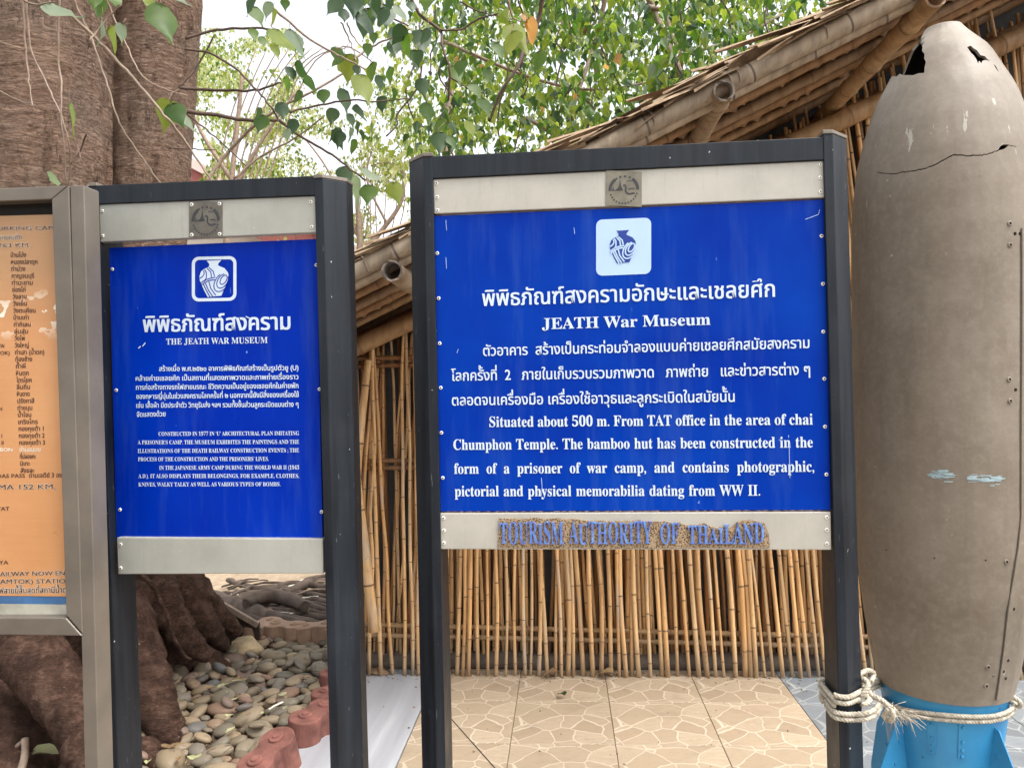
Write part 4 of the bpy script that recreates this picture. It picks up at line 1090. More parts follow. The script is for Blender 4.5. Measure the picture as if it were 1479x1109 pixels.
# scraped patch of pale blue older paint
mb = MB(); r5 = random.Random(11)
for x0, x1, yc, hh in ((1338, 1374, 685, 6.5), (1393, 1446, 691, 6.5)):
    for k_ in range(46):
        L = r5.uniform(5, 17); x = r5.uniform(x0, x1-L*.6); y = yc+r5.gauss(0, .42)*hh; hh2 = r5.uniform(.6, 1.7)
        q = [bhit(x, y), bhit(x+L, y+r5.uniform(-.5, .5)), bhit(x+L*.9, y+hh2), bhit(x+L*.1, y+hh2)]
        lf = .0006+.00002*k_
        mb.add([bpt(t, z, lf+dent(t, z)) for t, z in q], [(0, 1, 2, 3)], 0, False)
under(mb.obj('paint_scrape', M['patch']), bomb)
# tail cone and fins
mb = MB(); n = 64; rb = brad(ZB)
zs = [(ZB+.012, rb-.009), (ZB-.015, rb-.009), (ZB-.05, rb-.012), (ZB-.12, rb-.02), (ZB-.22, rb-.035), (ZB-.34, rb-.06), (.02, rb-.08)]
for z, r in zs:
    for i in range(n): th = 2*math.pi*i/n; mb.v.append(axis(z)+CT*(r*math.cos(th))+CRt*(r*math.sin(th)))
for k_ in range(len(zs)-1):
    for i in range(n): mb.f.append([k_*n+i, (k_+1)*n+i, (k_+1)*n+(i+1) % n, k_*n+(i+1) % n]); mb.m.append(0); mb.sm.append(True)
mb.f.append(list(range((len(zs)-1)*n, len(zs)*n))); mb.m.append(0); mb.sm.append(False)
under(mb.obj('tail_cone', M['cyan']), bomb)
FA = [R_(a) for a in (-40, 50, 140, 230)]
for a in FA:
    dr = CT*math.cos(a)+CRt*math.sin(a); sd = Vector((0, 0, 1)).cross(dr)*.0016
    pr = [(rb-.035, ZB-.055), (rb-.002, ZB-.062), (rb+.055, ZB-.18), (rb+.075, ZB-.3), (rb+.075, .0), (rb-.1, .0), (rb-.09, ZB-.33)]
    mb = MB(); vs = [axis(z)+dr*r+sd for r, z in pr]+[axis(z)+dr*r-sd for r, z in pr]; k_ = len(pr)
    mb.add(vs, [list(range(k_)), list(range(2*k_-1, k_-1, -1))]+[[i, i+k_, (i+1) % k_+k_, (i+1) % k_] for i in range(k_)], 0, False)
    f_ = under(mb.obj('fin', M['cyan']), bomb)
    for t_ in (.12, .3, .5, .7):
        z = ZB-.09-t_*.28; r = rb-.004+.08*t_-.012
        for sg_ in (1, -1):
            c = axis(z)+dr*r+sd*sg_; q = MB(); q.tube([c, c+sd.normalized()*sg_*.0025], [.004, .003], 8); under(q.obj('rivet', M['cyan']), f_)
def tailpt(th, z, k=0):
    r = zs[-1][1]
    for i in range(len(zs)-1):
        if zs[i][0] >= z >= zs[i+1][0]: r = lerp(zs[i][1], zs[i+1][1], (zs[i][0]-z)/(zs[i][0]-zs[i+1][0]))
    return axis(z)+CT*((r+k)*math.cos(th))+CRt*((r+k)*math.sin(th))
for th, z0, z1 in ((-.17, ZB-.045, ZB-.13), (.3, ZB-.04, ZB-.13)):
    mb = MB(); 
    for i in range(5):
        z = lerp(z0, z1, i/4); w_ = .010/rb
        mb.v += [tailpt(th-w_, z, -.0005), tailpt(th-w_, z, .0022), tailpt(th+w_, z, .0022), tailpt(th+w_, z, -.0005)]
        if i:
            for j in range(3): mb.f.append([4*i-4+j, 4*i-3+j, 4*i+1+j, 4*i+j]); mb.m.append(0); mb.sm.append(False)
    mb.f.append([0, 1, 2, 3]); mb.m.append(0); mb.sm.append(False)
    s_ = under(mb.obj('rivet_strip', M['cyan']), bomb)
    for t_ in (.15, .55, .78, .95):
        z = lerp(z0, z1, t_); c = tailpt(th, z, .002); nn = (c-axis(z)).normalized(); q = MB(); q.tube([c, c+nn*.003], [.0045, .003], 8); under(q.obj('rivet', M['cyan']), s_)

# ------------------------------------------------------------------ rope round post and bomb
rope = thing('rope', 'frayed white rope lashing the bomb to the right post of the large sign', 'rope', (axis(.5).x-.2, axis(.5).y-.1, .5))
def rope_tube(name, pts, r=.0058, turns=75, n=5):
    """three twisted strands along a path"""
    path = smoothpath(pts, 5); mb = MB(); L = [0]
    for i in range(len(path)-1): L.append(L[-1]+(path[i+1]-path[i]).length)
    K = max(8, int(L[-1]/.0035)); fine = []
    j = 0
    for i in range(K+1):
        s = L[-1]*i/K
        while j < len(L)-2 and L[j+1] < s: j += 1
        fine.append(path[j].lerp(path[j+1], (s-L[j])/max(1e-9, L[j+1]-L[j])))
    nrm = Vector((0, 0, 1)); fr = []
    for i in range(K+1):
        t = (fine[min(i+1, K)]-fine[max(i-1, 0)]); t = t.normalized() if t.length else Vector((1, 0, 0))
        nrm = nrm-t*nrm.dot(t); nrm = nrm.normalized() if nrm.length > 1e-4 else t.orthogonal().normalized(); fr.append((nrm, t.cross(nrm)))
    for s in range(3):
        q = []
        for i in range(K+1):
            a = 2*math.pi*(s/3)+turns*2*math.pi*L[-1]*i/K/1.6; q.append(fine[i]+(fr[i][0]*math.cos(a)+fr[i][1]*math.sin(a))*r*.5)
        mb.tube(q, r*.56, n)
    return under(mb.obj(name, M['rope']), rope)
# post centre at rope height
zr = Y(1240, 1012, 1.70).z
u_r, v_r = big.uv(1207, 985)
def pp(a, b, z): return big.at(u_r+a, z, b)
def around_post(z0, dz):   # loop just outside the post profile
    e = .007
    pr = [(-e, .012), (.0, .019), (.022, .018), (.066, -.026), (.070, -.034), (.070, -.074), (.056, -.091), (.0, -.091), (-e, -.083)]
    n = len(pr); return [pp(a, b, z0+dz*i/n) for i, (a, b) in enumerate(pr)]+[pp(-e, .012, z0+dz)]
z1 = big.uv(1190, 1003)[1]; z2 = big.uv(1190, 1024)[1]
for k_ in range(2): rope_tube('loop', around_post(z1-.013*k_+.006, -.011), .0056)
def ring(th0, th1, zf, k, n=26):
    return [tailpt(lerp(th0, th1, i/n), zf(lerp(th0, th1, i/n)), k) for i in range(n+1)]
zfr = bhit(1370, 1015)[1] if bhit(1370, 1015) else ZB
zc_ = ZB-.030
zf = lambda th: zc_+.012*math.sin(th)+.004*math.cos(3*th)
for k_ in range(2):
    dz_ = -.0115*k_
    rg = ring(-1.12, 4.05, lambda t: zf(t)+dz_, .0095)
    st = [pp(-.006, -.05, z2+dz_), pp(-.008, .004, z2+dz_), pp(.004, .020, z2+dz_), pp(.03, .018, z2+dz_-.002), pp(.075, -.0+.0, z2+dz_-.002)]
    en = [pp(.05, -.095, z2+dz_), pp(.0, -.095, z2+dz_), pp(-.006, -.07, z2+dz_)]
    rope_tube('loop', st+rg+en, .0056)
# knot, crossing turns and frayed ends
kx = pp(.082, -.02, z1+.0)
ka = Y(1243, 985, 1.70); kb = Y(1258, 1003, 1.69); kc = Y(1282, 1018, 1.67); kd = Y(1306, 1030, 1.655); 
rope_tube('knot', [Y(1238, 1012, 1.66), Y(1248, 1000, 1.65), Y(1254, 988, 1.66), Y(1246, 980, 1.68), Y(1243, 990, 1.70), Y(1252, 1006, 1.68), Y(1256, 1012, 1.66), Y(1245, 1018, 1.65)], .0066)
rope_tube('knot', [Y(1245, 984, 1.69), kb, Y(1270, 1009, 1.67), kc, Y(1294, 1027, 1.655)], .0064)
rope_tube('knot', [Y(1276, 1035, 1.65), Y(1284, 1024, 1.635), Y(1290, 1030, 1.63), Y(1286, 1040, 1.64), Y(1277, 1034, 1.66)], .0062)
rope_tube('knot', [Y(1240, 975, 1.72), Y(1252, 968, 1.74), Y(1262, 972, 1.76), Y(1258, 985, 1.74)], .006)
mb = MB(); r6 = random.Random(5)
for k_ in range(60):
    a = Y(r6.uniform(1284, 1312), r6.uniform(1023, 1036), 1.645); d = Vector((r6.gauss(.012, .014), -abs(r6.gauss(.004, .006)), r6.gauss(-.010, .012)))
    mb.tube([a, a+d*.6+Vector((0, 0, .003)), a+d*1.2], [.0009, .0008, .0004], 4)
under(mb.obj('frayed_end', M['rope']), rope)['kind'] = 'stuff'
rope_tube('knot', [tailpt(1.18, ZB+.02, .012), tailpt(1.28, ZB+.0, .016), tailpt(1.36, ZB-.02, .013), tailpt(1.3, ZB+.035, .012)], .006)

# ------------------------------------------------------------------ the big tree on the left
tree = thing('large_tree', 'big old tree with reddish wrinkled twin trunks and flaring roots behind the boards', 'tree', (-2.1, 3.55, 0))
def trunk_mesh(base, top, rfun, nth=150, nz_=170, amp=.016):
    mb = MB()
    for j in range(nz_+1):
        f = j/nz_; z = lerp(base.z, top.z, f); c = base.lerp(top, f)
        for i in range(nth):
            th = 2*math.pi*i/nth; r = rfun(th, z)
            r += amp*(.9*nz(math.cos(th)*1.6*2, math.sin(th)*1.6*2, z*2.0)+.45*nz(math.cos(th)*4, math.sin(th)*4, z*14)+.28*nz(math.cos(th)*9, math.sin(th)*9, z*34))
            cr = noise.noise(Vector((math.cos(th)*7, math.sin(th)*7, z*1.6)))
            r += .012*max(0, 1.3-z)*(nz(c.x+r*math.sin(th)*17, r*math.cos(th)*17, z*17)+.6*nz(r*math.sin(th)*40, r*math.cos(th)*40, z*40))
            if cr > .32: r -= amp*1.1*(cr-.32)*3
            mb.v.append(Vector((c.x+r*math.sin(th), c.y-r*math.cos(th), z)))     # th=0 faces the viewer, + to the right
    for j in range(nz_):
        for i in range(nth): mb.f.append([j*nth+i, j*nth+(i+1) % nth, (j+1)*nth+(i+1) % nth, (j+1)*nth+i]); mb.m.append(0); mb.sm.append(True)
    return mb
def lobe(th, a, w): 
    d = (th-a+math.pi) % (2*math.pi)-math.pi; return math.exp(-(d/w)**2)
c1 = Y(48, 560, 3.45); c1t = Y(66, -60, 3.5)
def r1(th, z):
    h = max(z, 0)
    r = .295+.03*math.cos(2*th)+.06*math.exp(-h/.5)
    for a, w, A, hh in ((R_(20), .42, .62, .26), (R_(-50), .5, .55, .3), (R_(75), .3, .4, .25), (R_(150), .5, .5, .3), (R_(-130), .5, .4, .3)):
        r += A*lobe(th, a, w)*math.exp(-h/hh)
    return r
b1 = Vector((c1.x-.02, 3.5, -.08)); t1 = Vector((c1t.x, 3.55, 4.0))
tr = trunk_mesh(b1, t1, r1, 170, 190); under(tr.obj('trunk', M['bark']), tree)
c2 = Y(198, 240, 3.75); c2t = Y(232, -60, 3.85)
kx = (c2t.x-c2.x)/(c2t.z-c2.z)
def r2(th, z):
    h = max(z, 0); r = .2+.02*math.sin(2*th+1)+.01*max(0, z-2)
    for a, w, A, hh in ((R_(48), .26, .27, .24), (R_(88), .22, .42, .22), (R_(5), .3, .3, .2), (R_(140), .4, .4, .25)):
        r += A*lobe(th, a, w)*math.exp(-h/hh)
    return r
b2 = Vector((c2.x-.12, 3.8, -.08)); t2 = Vector((c2t.x+.08, 3.85, 4.0))
# follow the photographed lean: straight line through c2 and c2t
t2.x = c2.x+kx*(4.0-c2.z); b2.x = c2.x-kx*.35*c2.z+(-.06)
def trunk2():
    mb = trunk_mesh(b2, t2, r2, 130, 170); return mb
under(trunk2().obj('trunk', M['bark']), tree)
def rootpath(px, r, name='root', mat='bark', parent=None, n=14, zoff=0., sq=1.):
    pts = smoothpath([p for p in px], 12 if r[0] > .04 else 6); k = len(pts)
    rr = []
    for i in range(k):
        f = i/(k-1)*(len(r)-1); a = int(min(f, len(r)-2)); rr.append(lerp(r[a], r[a+1], f-a)*(1+.12*nz(i*.5, k, r[0]*50)))
    mb = MB(); mb.tube(pts, rr, n)
    for i, v in enumerate(mb.v): mb.v[i] = v+Vector((nz(v.x*45, v.y*45, v.z*45), nz(v.x*45+9, v.y*45, v.z*45), nz(v.x*45, v.y*45+9, v.z*45)))*(.007 if r[0] > .04 else .001)+Vector((nz(v.x*14, v.y*14, v.z*14), nz(v.x*14+9, v.y*14, v.z*14), nz(v.x*14, v.y*14+9, v.z*14)))*.012
    o = mb.obj(name, M[mat]); return under(o, parent) if parent else o
# buttress roots seen below the small sign
rootpath([Y(225, 800, 3.75), Y(262, 850, 3.72), Y(288, 890, 3.72), Y(312, 920, 3.82), Y(330, 938, 3.95)], [.11, .09, .07, .045, .02], parent=tree)
rootpath([Y(250, 810, 3.9), Y(285, 850, 3.88), Y(315, 885, 3.9), Y(345, 912, 3.95)], [.08, .065, .05, .03], parent=tree)
rootpath([Y(205, 800, 3.62), Y(232, 862, 3.58), Y(262, 915, 3.56), Y(300, 950, 3.6)], [.1, .09, .07, .03], parent=tree)
rootpath([Y(165, 860, 3.3), Y(190, 940, 3.2), Y(214, 1000, 3.08), Y(238, 1050, 3.0), Y(250, 1085, 2.95)], [.13, .12, .1, .07, .03], parent=tree)
rootpath([Y(40, 940, 2.95), Y(95, 1010, 2.8), Y(125, 1070, 2.7), Y(140, 1130, 2.62)], [.12, .1, .085, .06], parent=tree)
rootpath([Y(180, 1080, 2.95), Y(215, 1090, 2.85), Y(240, 1125, 2.75)], [.05, .05, .04], parent=tree)
# thin hanging root running down to the pebbles
rootpath([Y(203, 828, 3.45), Y(218, 846, 3.42), Y(230, 862, 3.4), Y(240, 892, 3.38), Y(254, 925, 3.36), Y(266, 945, 3.36), Y(276, 953, 3.36)], [.012, .011, .010, .0095, .009, .009, .007], mat='bark', parent=tree, n=8)
rootpath([Y(0, 1098, 2.9), Y(14, 1085, 2.85), Y(26, 1075, 2.82), Y(36, 1070, 2.82)], [.01, .011, .01, .006], mat='twig', parent=tree, n=7)
rootpath([Y(36, 1068, 2.8), Y(34, 1090, 2.76), Y(28, 1120, 2.7)], [.014, .014, .012], mat='twig', parent=tree, n=7)

rc = random.Random(21); mb = MB()  # unseen overhead foliage, added to shade the scene; left open above the floor
for k_ in range(5200):
    x, y, z = rc.uniform(-7, 5), rc.uniform(-4, 4.2), rc.uniform(4.4, 6.6)
    if nz(x*.6, y*.6, z*.5) < .05 or (x > -.6 and y > .3) or rc.random() < .25: continue
    L = rc.uniform(.12, .24); m4 = Matrix.Translation((x, y, z)) @ Matrix.Rotation(rc.gauss(0, .7), 4, 'Y') @ Matrix.Rotation(rc.gauss(.6, .6), 4, 'X') @ Matrix.Rotation(rc.uniform(0, 6.28), 4, 'Z')
    mb.add([m4 @ (Vector(p)*L) for p in ((0, 0, 0), (-.4, .1, -.3), (0, -.03, -.3), (.4, .1, -.3), (0, -.1, -1))], [(0, 1, 2), (0, 2, 3), (1, 4, 2), (2, 4, 3)], rc.choice((0, 0, 1)), False)
under(mb.obj('crown', [M['leaf_g'], M['leaf_d']]), tree)['kind'] = 'stuff'
for a, b in (((-2.1, 3.6, 3.6), (-2.6, 1, 5.8)), ((-2.0, 3.55, 3.75), (.8, 2.2, 5.6)), ((-1.75, 3.85, 3.9), (.2, 4.0, 5.8)), ((-2.1, 3.6, 3.6), (-5, 3, 5.8))):
    a, b = Vector(a), Vector(b); mb = MB(); P_ = smoothpath([a, a.lerp(b, .5)+Vector((0, 0, .5)), b], 6); mb.tube(P_, [lerp(.16, .04, i/len(P_)) for i in range(len(P_))], 10); under(mb.obj('limb', M['bark']), tree)

# ------------------------------------------------------------------ surface roots beyond the bed
er = thing('exposed_roots', 'tangle of dark weathered roots lying over the pale sand behind the edging blocks', 'tree roots', G(400, 880))
R4 = lambda px, z=.03: G(px[0], px[1], z)
for pts, rr in (([(340, 868), (375, 858), (415, 862), (450, 876), (500, 892)], [.05, .06, .06, .045, .03]), ([(350, 875), (385, 885), (420, 893), (455, 899), (500, 903)], [.03, .045, .045, .04, .03]),
                ([(300, 858), (335, 872), (375, 886), (415, 897), (460, 903)], [.06, .075, .075, .06, .04]), ([(365, 868), (400, 848), (425, 842), (470, 846), (510, 844)], [.025, .035, .035, .03, .02]),
                ([(410, 858), (435, 846), (455, 836), (480, 832)], [.05, .05, .04, .03]), ([(430, 868), (455, 866), (480, 872), (510, 880)], [.03, .035, .035, .03]), ([(325, 862), (350, 852), (362, 845)], [.012, .018, .02]),
                ([(395, 880), (425, 876), (450, 884), (480, 887)], [.022, .028, .026, .02]), ([(370, 876), (395, 868), (425, 872)], [.02, .025, .02]), ([(440, 856), (465, 852), (500, 856)], [.02, .02, .02]), ([(400, 893), (440, 886), (475, 890), (510, 889)], [.018, .02, .02, .016])):
    rootpath([R4(p, .05+.03*nz(i, pts[0][0])) for i, p in enumerate(pts)], [r*.62 for r in rr], mat='root', parent=er, n=10)
rootpath([R4(p, .1) for p in [(355, 872), (385, 862), (412, 864), (440, 876)]], [.03, .04, .04, .03], mat='root', parent=er, n=9)
for k_ in range(26):
    x, y = rnd.uniform(330, 500), rnd.uniform(845, 900); P_ = [(x+38*i, y+rnd.uniform(-7, 9)+5*i) for i in range(-1, 3)]
    rr = rnd.uniform(.012, .03); rootpath([R4(p, .02+.07*abs(nz(x, i*.9))) for i, p in enumerate(P_)], [rr*.6, rr, rr, rr*.5], mat='root', parent=er, n=8)
for k_ in range(70):
    a = G(rnd.uniform(320, 515), rnd.uniform(840, 898), rnd.uniform(.0, .04)); an = rnd.uniform(-.6, .6); L = rnd.uniform(.06, .3); d = Vector((math.cos(an), math.sin(an), rnd.uniform(-.1, .15)))*L
    rootpath([a, a+d*.5+Vector((0, 0, rnd.uniform(0, .02))), a+d], [.006, .008, .004], mat=rnd.choice(['root', 'glue_white', 'twig']), parent=er, n=6)
pk = thing('plank', 'thin dark plank sloping down from the trunk to the edging blocks', 'plank', G(330, 930))
a, b = Y(262, 838, 4.15), Y(372, 902, 4.05); t = (b-a).normalized(); q = Vector((0, 1, 0)); nn = t.cross(q).normalized()
mb = MB(); mb.add([a+q*.012*i+nn*.014*j for i in (-1, 1) for j in (-1, 1)]+[b+q*.012*i+nn*.014*j for i in (-1, 1) for j in (-1, 1)], [(0, 1, 3, 2), (4, 6, 7, 5), (0, 4, 5, 1), (2, 3, 7, 6), (0, 2, 6, 4), (1, 5, 7, 3)], 0, False)
under(bevel(mb.obj('edge_strip', M['twig']), .002, 1), pk)
mb = MB(); lo = [Vector((p.x, p.y+.02, -.02)) for p in (a, b)]
mb.add([a-nn*.0+q*.02, b+q*.02, lo[1]+q*.02, lo[0]+q*.02, a+q*.04, b+q*.04, lo[1]+q*.04, lo[0]+q*.04], [(0, 1, 2, 3), (4, 7, 6, 5), (0, 4, 5, 1), (1, 5, 6, 2), (3, 2, 6, 7), (0, 3, 7, 4)], 0, False)
under(mb.obj('board', M['plankm']), pk)

# ------------------------------------------------------------------ pebble bed
bed = MB()
bedpx = [(120, 1180), (165, 1040), (190, 990), (215, 965), (260, 950), (320, 945), (365, 938), (480, 934), (520, 934), (490, 990), (462, 1010), (430, 1050), (390, 1090), (360, 1180)]
bp_ = [G(*p, .0) for p in bedpx]; bed.add(bp_+[p-Vector((0, 0, .09)) for p in bp_], [list(range(len(bp_)))[::-1]]+[[i, i+len(bp_), (i+1) % len(bp_)+len(bp_), (i+1) % len(bp_)] for i in range(len(bp_))], 0, False)
pb = bed.obj('pebble_bed', M['earth']); tag(pb, 'bed of smooth grey and brown river pebbles at the foot of the tree', kind='structure')
def peb_mesh(seed):
    r8 = random.Random(seed); q = MB(); n, k_ = 14, 8; sq = r8.uniform(.42, .62); el = r8.uniform(.62, .86); off = Vector((r8.uniform(0, 50), 0, 0))
    q.v.append(Vector((0, 0, -sq)))
    for j in range(1, k_):
        ph = -math.pi/2+math.pi*j/k_
        for i in range(n):
            th = 2*math.pi*i/n; p = Vector((math.cos(ph)*math.cos(th), math.cos(ph)*math.sin(th)*el, math.sin(ph)*sq)); p *= 1+.13*noise.noise(p*1.1+off); q.v.append(p)
    q.v.append(Vector((0, 0, sq)))
    for i in range(n): q.f.append([0, 1+(i+1) % n, 1+i]); q.f.append([len(q.v)-1, 1+(k_-2)*n+i, 1+(k_-2)*n+(i+1) % n])
    for j in range(k_-2):
        for i in range(n): q.f.append([1+j*n+i, 1+j*n+(i+1) % n, 1+(j+1)*n+(i+1) % n, 1+(j+1)*n+i])
    q.m = [0]*len(q.f); q.sm = [True]*len(q.f); return q.mesh('pebble', [M['pebble']])
pms = [peb_mesh(40+i) for i in range(9)]
bxy = [(p.x, p.y) for p in bp_]; placed = []
X0, X1_ = min(p[0] for p in bxy), max(p[0] for p in bxy); Y0, Y1_ = min(p[1] for p in bxy), max(p[1] for p in bxy)
tries = 0
while tries < 9000 and len(placed) < 285:
    tries += 1; x, y = rnd.uniform(X0, X1_), rnd.uniform(Y0, Y1_)
    if not inside((x, y), bxy): continue
    if y < 2.6: continue
    r = rnd.choice((.034, .04, .044, .05, .056, .066)) if tries < 4500 else rnd.uniform(.02, .034)
    if any((x-a)**2+(y-b)**2 < ((r+c)*.82)**2 for a, b, c in placed): continue
    placed.append((x, y, r))
for x, y, r in placed:
    m4 = Matrix.Translation((x, y, .006+r*.33+rnd.uniform(0, .008))) @ Matrix.Rotation(rnd.uniform(-.7, .7) if rnd.random() < .7 else rnd.uniform(0, 3), 4, 'Z') @ Matrix.Rotation(rnd.gauss(0, .22), 4, 'X') @ Matrix.Rotation(rnd.gauss(-.1, .22), 4, 'Y') @ Matrix.Diagonal((r*1.18, r*1.12, r*1.0, 1))
    put('pebble', rnd.choice(pms), pb, m4)
# second course, riding on the first
for i in range(70):
    x, y, r = rnd.choice(placed); r2_ = rnd.uniform(.024, .036); x += rnd.uniform(-.03, .03); y += rnd.uniform(-.03, .03)
    m4 = Matrix.Translation((x, y, .03+r*.55)) @ Matrix.Rotation(rnd.uniform(-.9, .9), 4, 'Z') @ Matrix.Rotation(rnd.gauss(0, .3), 4, 'X') @ Matrix.Rotation(rnd.gauss(0, .25), 4, 'Y') @ Matrix.Diagonal((r2_*1.2, r2_*1.1, r2_, 1))
    if len([1 for c in pb.children]) < 298: put('pebble', rnd.choice(pms), pb, m4)
mb = MB(); r7 = random.Random(77)
for k_ in range(2600):     # grit, soil crumbs and leaf bits between the stones
    x, y = r7.uniform(X0, X1_), r7.uniform(max(2.5, Y0), Y1_)
    if not inside((x, y), bxy): continue
    r = r7.uniform(.003, .009); c = Vector((x, y, r7.uniform(.0, .016))); a = [c+Vector((r7.gauss(0, 1), r7.gauss(0, 1), r7.gauss(0, .6)))*r for _ in range(4)]
    mb.add(a, [(0, 1, 2), (0, 2, 3), (0, 3, 1), (1, 3, 2)], r7.choice((0, 0, 1, 2)), False)
under(mb.obj('grit', [M['earth'], M['rock'], M['leaf_dry']]), pb)['kind'] = 'stuff'
mb = MB()
for k_ in range(260):
    x, y = r7.uniform(X0, X1_), r7.uniform(max(2.5, Y0), Y1_)
    if not inside((x, y), bxy): continue
    c = Vector((x, y, r7.uniform(.04, .075))); an = r7.uniform(0, 3.14); L = r7.uniform(.01, .05); d = Vector((math.cos(an), math.sin(an), r7.gauss(0, .15)))*L
    if r7.random() < .55: mb.tube([c, c+d*.5+Vector((0, 0, .003)), c+d], [.0012, .0016, .001], 4, r7.choice((0, 1)))
    else:
        q = d.cross(Vector((0, 0, 1)))*.35; mb.add([c, c+d*.5+q+Vector((0, 0, .006)), c+d, c+d*.5-q], [(0, 1, 2), (0, 2, 3)], r7.choice((2, 3)), False)
under(mb.obj('leaf_litter', [M['twig'], M['twig_dark'], M['leaf_dry'], M['leaf_pale_dead']]), pb)['kind'] = 'stuff'
# ------------------------------------------------------------------ edging blocks
def block_mesh(mats, L=.115, r=.064, h=.135, medal=True):
    """twin-lobed cement edging block"""
    n = 22; out = []
    for i in range(n+1):
        a = R_(lerp(-132, 132, i/n)); out.append((L/2+r*math.cos(a), r*math.sin(a)))
    out += [(-x, -y) for x, y in out]
    k = len(out); mb = MB(); b = .004
    rings = [(1.0, 0), (1.0, h-b), (.965, h-.001), (.94, h)]
    vs = []
    for s, z in rings:
        for x, y in out:
            cx = L/2 if x > 0 else -L/2; vs.append((cx+(x-cx)*s, y*s, z))
    fs = [[j*k+i, j*k+(i+1) % k, (j+1)*k+(i+1) % k, (j+1)*k+i] for j in range(3) for i in range(k)]; fs.append([3*k+i for i in range(k)])
    mb.add(vs, fs, 0, False)
    for j in range(3*k):
        pass
    return mb
def medal_mb(L=.115, sx=1):
    q = MB()
    for _ in (0,):
        for rr, z0, z1 in ((.027, 0, .009), (.013, .008, .014)):
            vs = []; n = 16
            for r_, z in ((rr, z0), (rr*.97, z1-.002), (rr*.85, z1)):
                for i in range(n): a = 2*math.pi*i/n; vs.append((sx*L/2+r_*math.cos(a), r_*math.sin(a), .135+z))
            q.add(vs, [[j*n+i, j*n+(i+1) % n, (j+1)*n+(i+1) % n, (j+1)*n+i] for j in range(2) for i in range(n)]+[[2*n+i for i in range(n)]], 0, False)
    return q
edge = thing('garden_edging', 'border of twin lobed red and tan cement blocks round the pebble bed', 'edging', G(420, 1050))
bm_r = block_mesh(None).mesh('block', [M['brick_red']]); md_r = [medal_mb(sx=k).mesh('medallion', [M['brick_red']]) for k in (-1, 1)]
bm_b = block_mesh(None).mesh('block', [M['brick_brown']]); md_b = [medal_mb(sx=k).mesh('medallion', [M['brick_brown']]) for k in (-1, 1)]
def place_block(pc, yaw, ztop, red, tilt=0., roll=0.):
    c = G(*pc, ztop)
    m4 = Matrix.Translation(c) @ Matrix.Rotation(R_(tilt), 4, 'X') @ Matrix.Rotation(R_(roll), 4, 'Y') @ Matrix.Rotation(R_(yaw), 4, 'Z') @ Matrix.Translation((0, 0, -.135))
    o = put('block', bm_r if red else bm_b); under(o, edge); o.matrix_basis = m4
    for q in (md_r if red else md_b): put('medallion', q, o)
# red run beside the grey slab
place_block((384, 1082), 68, .10, True, 16, -6)
place_block((455, 1025), 64, .10, True, 3, 4)
place_block((484, 990), 62, .095, True, 0, -3)
place_block((360, 1165), 80, .10, True, 8)
place_block((494, 963), 60, .085, True)
# tan run across the back
place_block((380, 898), 60, .115, False, 0, 5)
place_block((412, 900), -12, .115, False, 2)
place_block((455, 901), 10, .11, False, 0, -2)
place_block((500, 904), 0, .10, False)
# ------------------------------------------------------------------ rocks, brick
def rock(name, lab, px, size, seed, mat, sc=(1, 1, .8), cat='rock', group=None, z=0.):
    import bmesh
    bm = bmesh.new(); bmesh.ops.create_icosphere(bm, subdivisions=3, radius=1.0); off = Vector((seed*3.1, 0, 0)); r9 = random.Random(seed)
    pl = [(Vector((r9.gauss(0, 1), r9.gauss(0, 1), r9.gauss(0, 1))).normalized(), r9.uniform(.62, .86)) for _ in range(11)]
    for v in bm.verts:
        for n_, h in pl:
            d = v.co.dot(n_)
            if d > h: v.co -= n_*(d-h)
        v.co *= 1+.06*noise.noise(v.co*3+off); v.co = Vector((v.co.x*sc[0], v.co.y*sc[1], v.co.z*sc[2]))*size
    me = bpy.data.meshes.new(name); bm.to_mesh(me); bm.free(); me.materials.append(M[mat])
    p = G(*px, z); o = put(name, me, None, Matrix.Translation(p+Vector((0, 0, size*sc[2]*.6)))); tag(o, lab, cat, group); return o
rock('rock', 'angular tan rock between the tree root and the tan edging blocks', (357, 951), .1, 5, 'rock', (1, .8, .8))
rock('rock', 'small yellowish rock beside the red brick at the foot of the cane wall', (543, 953), .05, 9, 'rock', (1, .8, .95))
rock('rock', 'flat brown stone lying in front of the small yellowish rock', (548, 972), .055, 12, 'brick_raw', (1, .8, .3))
rock('rock', 'flat grey stone lying in front of the red brick', (526, 970), .05, 13, 'mud', (1, .8, .35))
for x, y, z_, sc_ in ((362, 912, .02, .06), (392, 898, .03, .06)):
    rock('rock', 'round pinkish stone behind the tan edging blocks, %s' % ('next to the plank end' if x > 370 else 'next to the angular tan rock'), (x, y), sc_, int(x), 'brick_brown', (1, 1, .8))
br = MB(); p = G(523, 948); br.box((p.x, p.y, .065), (.055, .04, .065), rot=Matrix.Rotation(-.1, 3, 'Z')); o = bevel(br.obj('brick', M['brick_red']), .008, 3); tag(o, 'red brick standing beside the cane wall, right of the small sign', 'brick')

mb = MB(); r7 = random.Random(91)
for k_ in range(420):
    s_, d_ = r7.uniform(-1.0, 1.9), (WALL-.0-abs(r7.gauss(0, .07)) if r7.random() < .8 else r7.uniform(2.4, 3.6))
    c = FL(s_, d_, .002); an = r7.uniform(0, 3.14); L = r7.uniform(.003, .016); d = Vector((math.cos(an), math.sin(an), 0))*L; q = Vector((-d.y, d.x, 0))*r7.uniform(.15, .5)
    mb.add([c, c+d*.5+q+Vector((0, 0, .003)), c+d, c+d*.5-q, c+d*.5+Vector((0, 0, .004))], [(0, 4, 1), (1, 4, 2), (2, 4, 3), (3, 4, 0)], r7.choice((0, 0, 1, 2)), False)
under(mb.obj('litter', [M['leaf_dry'], M['earth'], M['twig_dark']]), floor)['kind'] = 'stuff'
